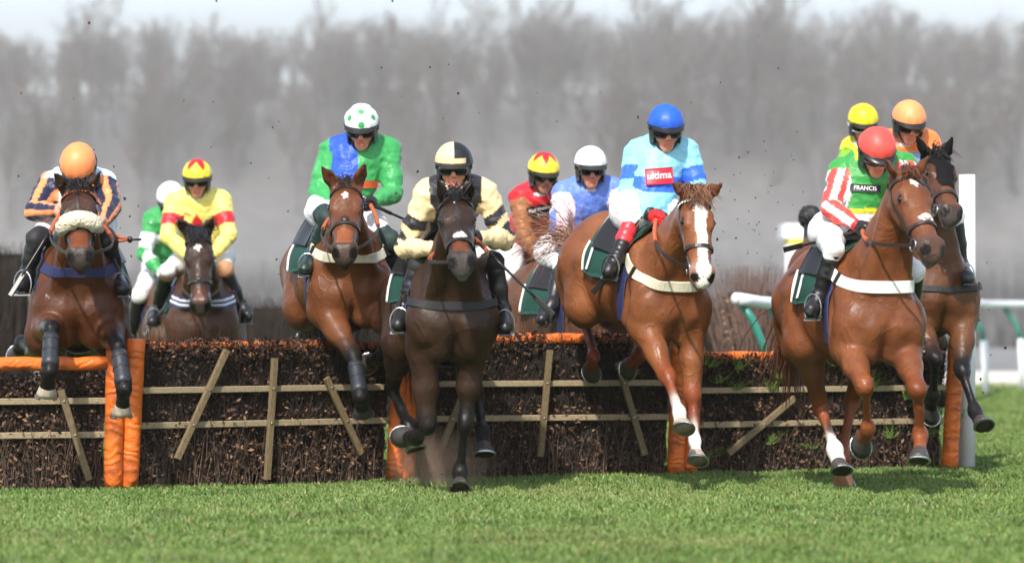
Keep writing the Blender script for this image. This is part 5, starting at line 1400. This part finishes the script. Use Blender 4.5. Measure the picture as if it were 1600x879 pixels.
def silk9(c):
    C = full(lin(52, 142, 62), len(c['V'])); A = c['arm']; sel = c['side'][:, None]; e = c['el'][0] * (1 - sel) + c['el'][1] * sel; s_ = c['sh'][0] * (1 - sel) + c['sh'][1] * sel; h_ = c['ha'][0] * (1 - sel) + c['ha'][1] * sel
    ax = np.where((c['t'] < .5)[:, None], e - s_, h_ - e); ax /= np.linalg.norm(ax, axis=1, keepdims=True); q = c['V'] - np.where((c['t'] < .5)[:, None], s_, e); q -= (q * ax).sum(1, keepdims=True) * ax
    u = np.cross(ax, [0, 1.0, 0]); u /= np.maximum(np.linalg.norm(u, axis=1, keepdims=True), 1e-6); off = (q * u).sum(1)
    st = np.cos(off / .030 * math.pi / 1.25 + .5) > 0; C[A] = np.where(st[A][:, None], WHT, lin(222, 72, 64)); C[A & (c['t'] > .97)] = RED
    C[(~A) & (np.abs(c['across'] + .05) < .05) & (c['rz'] > .04)] = lin(226, 210, 30); C[(~A) & (c['rz'] < -.235)] = lin(210, 200, 40); C[(~A) & (c['rz'] < -.265)] = WHT; return C
def silk10(c):
    C = full(lin(232, 124, 62), len(c['V'])); return C
def silk11(c):
    C = full(lin(222, 206, 40), len(c['V'])); C[c['arm']] = lin(120, 170, 40); return C

# ------------------------------------------------------------------ the field of horses and riders
def B(px, py, L, sg): return (px, py, sg)
specs = {}
H1 = horse(dict(label='bay horse with a sheepskin noseband clearing the left hurdle', chest=(122, 480, 19.25), yaw=7, pitch=2, coat=lin(104, 60, 36), face=lin(78, 52, 40), upper=lin(88, 54, 36),
    poll=(122, 298), muzzle=(125, 402), ears=((84, 268), (158, 266)), vox=.012, esign=-1, girthband=('webbing_navy', .065), bgz=.10, fleece=True, faceline=.30, browwhite='grip', noseband=.36,
    nose=(.40, .53, .05, lin(116, 62, 36)), hair=(.012, .010, .010),
    legs=dict(FR=dict(elbow=(.16, -.17, -.22), knee=(80, 512, -1), fet=(78, 578, -1), toe=(72, 622, 1)), FL=dict(elbow=(.16, .17, -.22), knee=(184, 538, -1), fet=(194, 606, -1), toe=(190, 652, 1)),
              HR=dict(stifle=(-.55, -.20, -.24), hock=(52, 552, 1), fet=(34, 534, 1), toe=(27, 553, 1)), HL=dict(stifle=(-.55, .18, -.24), hock=(118, 540, 1), fet=(146, 530, 1), toe=(158, 545, 1))),
    boots=('FR', 'FL'), hoofcol=dict(FR=(.42, .36, .28), FL=(.36, .30, .22)), points={}, pointstart=dict(FR=.72, FL=.62)))
R1 = rider(dict(label='jockey in an orange cap and navy silks with orange stripes, head bowed', head=(122, 258), Y=19.75, pitch=52, yaw=0, shR=(78, 288), shL=(164, 286), elR=(54, 330, -1), haR=(90, 330, -1), elL=(174, 322, -1), haL=(162, 346, -1), silk=silk1, cap=capf(ORANGE), peak=None,
    hip=(-.42, 0, .44), anR=(42, 428), toR=(32, 446), anL=(182, 430), toL=(192, 452), knR=(56, 374), knL=(168, 376), kneecol=(.014, .014, .018), kneer=.13, cuff=.05, glove=SKIN, grip='grip'), H1)

H2 = horse(dict(label='dark bay horse with a small white star and striped breast girth behind the left hurdles', chest=(316, 508, 24.0), yaw=4, pitch=3, coat=lin(88, 58, 40), face=lin(70, 50, 40), poll=(309, 366), muzzle=(313, 482), ears=((275, 338), (334, 338)), vox=.014,
    girthband=('stripe_web', .085), bgz=.06, marks=[('star', (.13, 0, .035, .030))], nose=(.42, .545, .042, lin(84, 44, 28)), crossnose=.37, hair=(.012, .012, .018), forelock=46))
R2 = rider(dict(label='jockey in yellow silks with red armbands and a red star on the cap', head=(308, 274), Y=24.4, pitch=14, shR=(272, 316), shL=(346, 314), elR=(262, 370, -1), haR=(300, 402, -1), elL=(358, 368, -1), haL=(332, 400, -1), silk=silk2, cap=cap_star(YEL, RED, 5, 22, 66, 36),
    anR=(244, 484), toR=(238, 502), anL=(378, 478), toL=(388, 494), knR=(262, 424), knL=(352, 422), kneecol=lin(176, 130, 92)), H2)

H3 = horse(dict(label='brown horse almost hidden behind the dark bay with the striped girth', chest=(275, 520, 26.2), yaw=10, coat=lin(104, 74, 56), poll=(300, 400), muzzle=(306, 490), vox=.017, manehairs=60, tailhairs=60, forelock=10))
R3 = rider(dict(label='jockey in a white cap and green and white silks half hidden behind the yellow rider', head=(266, 308), Y=26.4, pitch=30, yaw=-8, shR=(238, 342), shL=(296, 344), elR=(226, 396, -1), haR=(256, 432, -1), elL=(306, 396, -1), haL=(290, 432, -1), silk=silk3, cap=capf(WHT), vox=.011), H3)

H4 = horse(dict(label='bright bay horse with a small white star stretching a foreleg over the second hurdle', chest=(553, 452, 20.0), yaw=11, pitch=1, coat=lin(124, 74, 44), face=lin(120, 72, 44), poll=(541, 292), muzzle=(538, 396), ears=((500, 258), (571, 252)), vox=.012,
    marks=[('star', (.14, -.002, .035, .020))], nose=(.40, .52, .048, lin(140, 80, 48)), muzzlecol=(.03, .026, .024), crossnose=.335, noseband=.35, girthband=('webbing_cream', .06), bgz=.085, hair=(.02, .014, .011), forelock=12, boots=('FR',),
    legs=dict(FR=dict(elbow=(.14, -.165, -.22), knee=(553, 556, -1), fet=(563, 618, -1), toe=(568, 650, 1)), FL=dict(elbow=(.14, .165, -.22), knee=(606, 520, -1), fet=(590, 560, 1), toe=(576, 566, 1)),
              HR=dict(stifle=(-.56, -.20, -.20), hock=(487, 452, 1), fet=(479, 508, 1), toe=(476, 530, 1)), HL=dict(stifle=(-.5, .18, -.2), hock=(552, 500, 1), fet=(544, 540, -1), toe=(532, 556, -1))),
    girthmat='webbing_navy', pointstart=dict(FR=.80)))
R4 = rider(dict(hip=(-.24, 0, .40), label='jockey in a white cap with green spots and blue and green silks', head=(565, 193), Y=20.5, pitch=20, yaw=-2, shR=(517, 236), shL=(608, 234), elR=(496, 300, -1), haR=(522, 322, -1), elL=(614, 302, -1), haL=(584, 316, -1), silk=silk4, cap=cap_spots(WHT, GREEN), mouth=True,
    anR=(488, 400), toR=(476, 420), knR=(512, 342), boot=(.012, .03, .026), kneecol=(.012, .03, .026), kneer=.16, cuff=.02,
    badges=[dict(at=(576, 288), size=(.115, .042), bg=lin(214, 76, 40), text=[], rot=-4)]), H4)

H5 = horse(dict(label='dark brown horse galloping on from its landing in the middle of the row', chest=(712, 500, 18.8), yaw=9, pitch=2, coat=lin(64, 43, 30), face=lin(56, 40, 31), belly=lin(104, 74, 48), poll=(711, 312), muzzle=(722, 410), ears=((683, 278), (738, 281)), vox=.012,
    marks=[('star', (.10, -.003, .020, .014)), ('star', (.38, .004, .035, .045))], nose=(.42, .52, .045, lin(104, 56, 34)), chin=(.30, .28, .26), girthband=('webbing_black', .05), bgz=-.02, hair=(.012, .011, .011), faceline=.36, noseband=.40, leather='black_leather', number=('5', 0),
    legs=dict(FR=dict(elbow=(.10, -.16, -.26), knee=(668, 668, -1), fet=(650, 684, 1), toe=(632, 682, 1)), FL=dict(elbow=(.06, .12, -.26), knee=(727, 664, -1), fet=(719, 738, 1), toe=(718, 766, -1)),
              HR=dict(stifle=(-.60, -.20, -.20), hock=(612, 606, 1), fet=(638, 664, -1), toe=(650, 704, -1)), HL=dict(stifle=(-.60, .18, -.2), hock=(746, 622, 1), fet=(754, 672, -1), toe=(757, 712, -1))), gaskin=lin(46, 32, 24), pointstart=dict(FR=.85, FL=.35)))
R5 = rider(dict(hip=(-.44, 0, .38), label='jockey in beige and black silks and a halved beige and black cap', head=(709, 254), Y=19.05, shdY=(.0, .0), pitch=8, yaw=0, shR=(666, 302), shL=(758, 300), elR=(632, 388, -1), haR=(680, 388, -1), elL=(790, 374, -1), haL=(748, 372, -1), silk=silk5, cap=cap_half(BEIGE, BLK),
    anR=(630, 482), toR=(622, 508), anL=(786, 484), toL=(790, 512), knR=(654, 412), knL=(772, 410), kback=-.05, cuff=.0, kneecol=(.014, .014, .016), kneer=.12, collar='black_leather'), H5)

H6 = horse(dict(label='grey-brown horse mostly hidden behind the middle hurdle under the red and brown rider', chest=(870, 530, 22.6), yaw=20, coat=lin(100, 76, 62), poll=(905, 395), muzzle=(918, 480), vox=.017, manehairs=50, tailhairs=60, forelock=8))
R6 = rider(dict(label='jockey in red silks with brown sleeves and a yellow cap with a red star', head=(850, 265), Y=22.7, pitch=16, yaw=14, mouth=True, shR=(812, 308), shL=(882, 304), elR=(820, 366, -1), haR=(846, 404, -1), elL=(896, 366, -1), haL=(880, 404, -1), silk=silk6, cap=cap_star(YEL, RED, 6, 26, 62, 8), skin=lin(178, 124, 100),
    knR=(800, 430), anR=(792, 466), toR=(786, 480), hip=(-.36, 0, .56),
    badges=[dict(at=(845, 330), size=(.185, .085), bg=(.016, .016, .016), rot=-14, text=[('Paul Webber', 0, .016, .030, .0006, (.75, .75, .72)), ('Racing', .01, -.022, .030, .0006, (.75, .75, .72))])]), H6)

H7 = horse(dict(label='brown horse with a striped breast girth half hidden behind the chestnut with the blaze', chest=(965, 520, 21.6), yaw=28, coat=lin(112, 76, 54), poll=(1030, 400), muzzle=(1050, 470), vox=.015, girthband=('stripe_web', .085), bgz=.02, manehairs=60, tailhairs=90, forelock=8))
R7 = rider(dict(label='jockey in a plain white cap and blue silks with pale pink sleeves', head=(923, 256), Y=21.9, pitch=10, yaw=6, shR=(880, 302), shL=(964, 296), elR=(872, 358, -1), haR=(900, 398, -1), elL=(984, 350, -1), haL=(960, 392, -1), silk=silk7, cap=capf(WHT), skin=lin(196, 138, 116),
    knR=(878, 412), anR=(862, 476), toR=(846, 500)), H7)

H8 = horse(dict(label='chestnut horse with a broad white blaze and white socks landing over the hurdle', chest=(1062, 486, 19.3), scale=.955, yaw=24, pitch=-9, coat=lin(144, 86, 50), face=lin(142, 84, 50), point=lin(118, 56, 30), poll=(1086, 306), muzzle=(1100, 436), ears=((1048, 284), (1131, 286)), hyaw=14, vox=.012,
    marks=[('blaze', [(.06, .0, .022), (.14, .0, .042), (.3, .006, .032), (.45, .006, .030), (.52, .0, .045), (.62, .0, .04)])], muzzlecol=lin(150, 112, 100), hair=lin(126, 86, 62), forelock=60, forelen=1.2, tail='fly', tailhairs=130, mane=1.2, browwhite='white_cloth', noseband=.36, girthband=('webbing_cream', .062), bgz=.055, girthmat='webbing_navy', number=('1', 0),
    legs=dict(FR=dict(elbow=(.16, -.165, -.22), knee=(1044, 590, -1), fet=(1061, 644, -1), toe=(1066, 672, -1)), FL=dict(elbow=(.16, .15, -.22), knee=(1082, 618, -1), fet=(1086, 690, -1), toe=(1088, 722, -1)),
              HR=dict(stifle=(-.62, -.20, -.22), hock=(914, 496, 1), fet=(928, 558, -1), toe=(922, 580, 1)), HL=dict(stifle=(-.55, .18, -.22), hock=(994, 508, 1), fet=(998, 556, -1), toe=(980, 574, 1))),
    socks=dict(FR=.62, FL=.62), hoofcol=dict(FR=(.34, .27, .20), FL=(.30, .25, .20)), pointstart=dict(FR=.95, FL=.95)))
R8 = rider(dict(hip=(-.27, 0, .44), label='jockey in light blue silks with a royal blue band, blue cap and red gloves', head=(1041, 194), Y=19.7, pitch=16, yaw=8, shR=(994, 240), shL=(1074, 238), elR=(980, 306, -1), haR=(1018, 336, -1), elL=(1094, 306, -1), haL=(1066, 336, -1), silk=silk8, cap=capf(lin(34, 88, 196)), band='helmet_blue' if False else 'black_plastic', glove=lin(196, 22, 30),
    knR=(990, 338), cuff=.0, anR=(964, 402), toR=(950, 424), boottop=(.66, lin(206, 50, 60)),
    badges=[dict(at=(1030, 275), size=(.165, .096), bg=lin(206, 26, 52), rot=-4, text=[('ultima', 0, .004, .060, .0008, (.85, .85, .85))])]), H8)

H9 = horse(dict(label='chestnut horse with a white breast girth leading on the right, one white hind sock', chest=(1385, 505, 18.5), yaw=13, pitch=1, coat=lin(136, 80, 48), face=lin(132, 78, 48), point=lin(124, 66, 36), poll=(1414, 276), muzzle=(1462, 392), ears=((1382, 248), (1453, 242)), hyaw=24, vox=.012,
    marks=[('star', (.11, .0, .05, .024)), ('star', (.36, .0, .030, .05))], muzzlecol=lin(70, 56, 50), chin=(.32, .28, .26), hair=lin(96, 56, 36), forelock=30, forelen=.8, crossnose=.36, padmat='fleece', noseband=.385, girthband=('webbing_white', .07), bgz=.10, girthmat='webbing_navy', number=('11', 0), mane=.8,
    legs=dict(FR=dict(elbow=(.12, -.165, -.24), knee=(1352, 604, -1), fet=(1356, 668, 1), toe=(1344, 694, 1)), FL=dict(elbow=(.12, .165, -.24), knee=(1434, 608, -1), fet=(1438, 680, 1), toe=(1436, 722, -1)),
              HR=dict(stifle=(-.55, -.20, -.20), hock=(1282, 634, 1), fet=(1304, 702, -1), toe=(1314, 738, -1)), HL=dict(stifle=(-.50, .18, -.20), hock=(1332, 622, 1), fet=(1316, 712, -1), toe=(1318, 756, 1))),
    socks=dict(HR=.55), hoofcol=dict(HL=(.22, .10, .05)), pointstart=dict(FR=.95, FL=.95)))
R9 = rider(dict(label='jockey in a red cap and green silks with red and white striped sleeves, leaning forward', head=(1371, 232), Y=19.0, pitch=34, yaw=10, shR=(1314, 268), shL=(1412, 258), elR=(1298, 326, -1), haR=(1340, 354, -1), elL=(1432, 308, -1), haL=(1398, 350, -1), silk=silk9, cap=capf(lin(222, 78, 70)), band='red_band' if False else 'black_plastic',
    knR=(1302, 388), anR=(1280, 462), toR=(1266, 486), mouth=False,
    badges=[dict(at=(1352, 294), size=(.175, .042), bg=(.018, .020, .03), rot=3, text=[('FRANCIS', 0, 0, .034, .0006, (.8, .8, .8))])]), H9)

H10 = horse(dict(label='dark bay horse in a black ear hood beside the chestnut with the white girth', chest=(1480, 462, 20.9), yaw=14, pitch=3, coat=lin(112, 70, 42), face=lin(92, 56, 36), belly=lin(120, 80, 52), poll=(1462, 246), muzzle=(1490, 334), ears=((1432, 214), (1489, 213)), hyaw=26, vox=.012, hood=True, chin=(.30, .27, .25), noseband=.39, nose=(.36, .53, .05, lin(96, 58, 36)),
    legs=dict(FR=dict(elbow=(.12, -.165, -.22), knee=(1462, 560, -1), fet=(1458, 618, 1), toe=(1452, 646, 1)), FL=dict(elbow=(.14, .165, -.22), knee=(1503, 578, -1), fet=(1523, 642, -1), toe=(1537, 668, -1)),
              HR=dict(stifle=(-.55, -.2, -.2), hock=(1420, 560, 1), fet=(1415, 630, 1), toe=(1418, 660, 1)), HL=dict(stifle=(-.55, .18, -.2), hock=(1470, 540, 1), fet=(1462, 590, 1), toe=(1470, 620, 1))),
    girthband=('webbing_black', .04), bgz=-.06, pointstart=dict(FL=.70), hair=(.012, .011, .011)))
R10 = rider(dict(label='jockey in an orange cap and plain orange silks behind the hooded horse', head=(1421, 186), Y=21.3, pitch=22, yaw=10, shR=(1384, 226), shL=(1452, 224), elR=(1376, 290, -1), haR=(1410, 320, -1), elL=(1466, 280, -1), haL=(1452, 322, -1), silk=silk10, cap=capf(lin(238, 148, 92)), knL=(1492, 338), anL=(1503, 415), toL=(1513, 434), boot=(.03, .035, .042), cuff=.0,
    badges=[dict(at=(1431, 248), size=(.10, .085), bg=lin(120, 160, 200), rot=0, text=[])]), H10)

H11 = horse(dict(label='brown horse with its tail tied in a black knot behind the leading chestnut', chest=(1400, 470, 23.2), yaw=20, pitch=-4, coat=lin(116, 72, 46), poll=(1440, 380), muzzle=(1455, 440), vox=.015, tail='knot', tailknot=(1268, 342, 24.6), manehairs=40, forelock=6, hair=(.012, .011, .011)))
R11 = rider(dict(label='jockey in a yellow cap and white-framed goggles behind the red-capped rider', head=(1349, 188), Y=23.5, pitch=20, yaw=4, shR=(1330, 234), shL=(1380, 232), elR=(1310, 286, -1), haR=(1346, 318, -1), elL=(1392, 280, -1), haL=(1372, 318, -1), silk=silk11, cap=capf(lin(232, 206, 36)), gogframe='white_cloth', vox=.011), H11)

def rein_loop():   # slack end of the rein flying out beside the left rider
    a = R1['ha'][1]; w = MB(); Yr = a[1] + .02
    for dz in (0, .045): w.tube([a, P(172, 362 + dz * 200, Yr), P(188, 371 + dz * 120, Yr), P(200, 374, Yr)], .010, 6)
    ro = w.build('rein_loop', M['grip'], H1['root'], smooth=True)
    w = MB(); w.ball(P(203, 374, Yr), np.array([.018, 0, 0]), np.array([0, .016, 0]), np.array([0, 0, .020])); w.tube([P(198, 374, Yr), P(221, 374, Yr)], .008, 6); w.build('buckle', M['black_leather'], ro, smooth=True)
rein_loop()

# ------------------------------------------------------------------ whips
def WP(px, py, Y): return P(px, py, Y)
def hand(r, i): return r['ha'][i] + unit(r['ha'][i] - r['el'][i]) * .05
whip(hand(R1, 0), WP(34, 432, hand(R1, 0)[1] - .15), 'thin dark whip slanting down from the hand of the orange-capped left rider')
whip(hand(R5, 1), WP(838, 466, hand(R5, 1)[1] - .05), 'long dark whip slanting down to the right of the dark brown horse')
whip(hand(R4, 1) , WP(640, 346, hand(R4, 1)[1] + .15), 'short black whip pointing right from the spotted-cap rider')
whip(hand(R8, 0), WP(948, 432, hand(R8, 0)[1] + .15), 'dark whip slanting down in front of the green saddle cloth of the blazed chestnut')
whip(hand(R9, 0), WP(1250, 384, hand(R9, 0)[1] + .4), 'black whip held low behind the striped sleeve of the red-capped rider')
whip(hand(R2, 0), WP(242, 500, hand(R2, 0)[1] - .1), 'dark whip along the shoulder of the dark bay with the striped girth')

# ------------------------------------------------------------------ clods of turf thrown up, and the puff of dust
def clods():
    r = np.random.default_rng(31); me = []
    for v in range(5):
        mb = MB(); mb.ball((0, 0, 0), np.array([1.0, 0, 0]), np.array([0, .8, 0]), np.array([0, 0, .65]), 8, 6); V = mb.V[0]; mb.V[0] = V * (1 + .45 * vnoise(V, 1.6, 40 + v))[:, None]
        me.append(mb)
    spots = [(139, 36, 19.2, 3.4), (338, 2, 20, 3), (33, 146, 20, 2.4), (115, 154, 20, 1.8), (178, 260, 19, 3.5), (195, 310, 19, 5), (203, 338, 19, 3), (188, 356, 19, 2), (205, 400, 19, 3), (216, 322, 19.5, 2.5), (29, 275, 19, 3), (181, 294, 19, 2), (333, 159, 20, 2), (672, 105, 20, 4), (596, 106, 20, 2.4), (716, 146, 20, 4), (701, 101, 20, 2), (755, 115, 20, 2), (653, 268, 19, 4), (618, 302, 19, 3), (613, 2, 20, 3), (426, 199, 20, 3), (420, 278, 20, 2), (392, 255, 20, 2.4), (1185, 57, 22, 1.5),
             (997, 183, 20, 4), (1216, 107, 21, 2.4), (1126, 129, 21, 2), (1245, 206, 21, 2), (1155, 246, 21, 3), (1157, 270, 21, 2), (1194, 221, 21, 2), (1150, 372, 21, 3), (1148, 312, 21, 2.4), (1186, 347, 21, 2), (1187, 366, 21, 1.8), (1571, 543, 21, 5), (1530, 500, 21, 3), (1545, 484, 21, 2), (1548, 554, 21, 2), (1532, 592, 21, 4), (1536, 613, 21, 3), (1542, 410, 21, 2), (1121, 374, 21, 4), (938, 144, 21, 2), (839, 145, 21, 2), (230, 480, 20, 3), (330, 230, 20, 2), (450, 330, 20, 2.4), (432, 405, 20, 3), (436, 190, 20, 2), (705, 758, 18.6, 6), (664, 760, 18.8, 5), (735, 762, 18.6, 4), (640, 752, 18.8, 4), (690, 740, 18.8, 3), (1240, 250, 21, 2.4), (1200, 300, 21, 2), (1170, 330, 21, 2), (1255, 300, 20, 2), (870, 190, 21, 2), (1080, 160, 21, 2)]
    for _ in range(34): spots.append((r.uniform(1110, 1250), r.uniform(230, 420), 21, r.uniform(1.2, 2.4)))
    for _ in range(26): spots.append((r.uniform(20, 790), r.uniform(150, 440), 20, r.uniform(1.0, 2.2)))
    meshes = []
    for i, (px, py, Y, sz) in enumerate(spots):
        p = P(px, py, Y); s_ = sz / FPX * Y * .62
        if i < 5: o = me[i].build('clod', M['clod'], None, smooth=False, local=True); meshes.append(o.data)
        else: o = bpy.data.objects.new('clod', meshes[i % 5]); COL.objects.link(o)
        o.location = p; o.scale = (s_, s_, s_ * r.uniform(.6, 1.4)); o.rotation_euler = r.uniform(0, 6, 3)
        tag(o, 'small dark clod of turf flying through the air', 'clod', 'clods of turf in the air')
clods()
def dust():
    c = P(690, 728, 19.9); m = bpy.data.materials.new('dust'); m.use_nodes = True; nt = m.node_tree
    for n in list(nt.nodes):
        if n.type != 'OUTPUT_MATERIAL': nt.nodes.remove(n)
    out = nt.nodes[0]; pv = nt.nodes.new('ShaderNodeVolumePrincipled'); pv.inputs['Color'].default_value = (.62, .46, .36, 1)
    tc = nt.nodes.new('ShaderNodeTexCoord'); gr = nt.nodes.new('ShaderNodeTexGradient'); gr.gradient_type = 'SPHERICAL'; no = nt.nodes.new('ShaderNodeTexNoise'); no.inputs['Scale'].default_value = 3.5; no.inputs['Detail'].default_value = 3
    nt.links.new(tc.outputs['Object'], gr.inputs[0]); nt.links.new(tc.outputs['Object'], no.inputs['Vector'])
    mu = nt.nodes.new('ShaderNodeMath'); mu.operation = 'MULTIPLY'; nt.links.new(gr.outputs[1], mu.inputs[0]); nt.links.new(no.outputs[0], mu.inputs[1])
    m2 = nt.nodes.new('ShaderNodeMath'); m2.operation = 'MULTIPLY'; m2.inputs[1].default_value = 5.5; nt.links.new(mu.outputs[0], m2.inputs[0]); nt.links.new(m2.outputs[0], pv.inputs['Density']); nt.links.new(pv.outputs[0], out.inputs['Volume'])
    mb = MB(); mb.ball((0, 0, 0), np.array([1., 0, 0]), np.array([0, 1., 0]), np.array([0, 0, 1.]), 16, 10)
    o = mb.build('dust_puff', m, None, smooth=True, local=True); o.location = c; o.scale = (.34, .34, .26); tag(o, 'puff of brown dust behind the hooves of the landing dark brown horse', 'dust', kind='stuff')
dust()
print('MESHES', len(bpy.data.meshes))
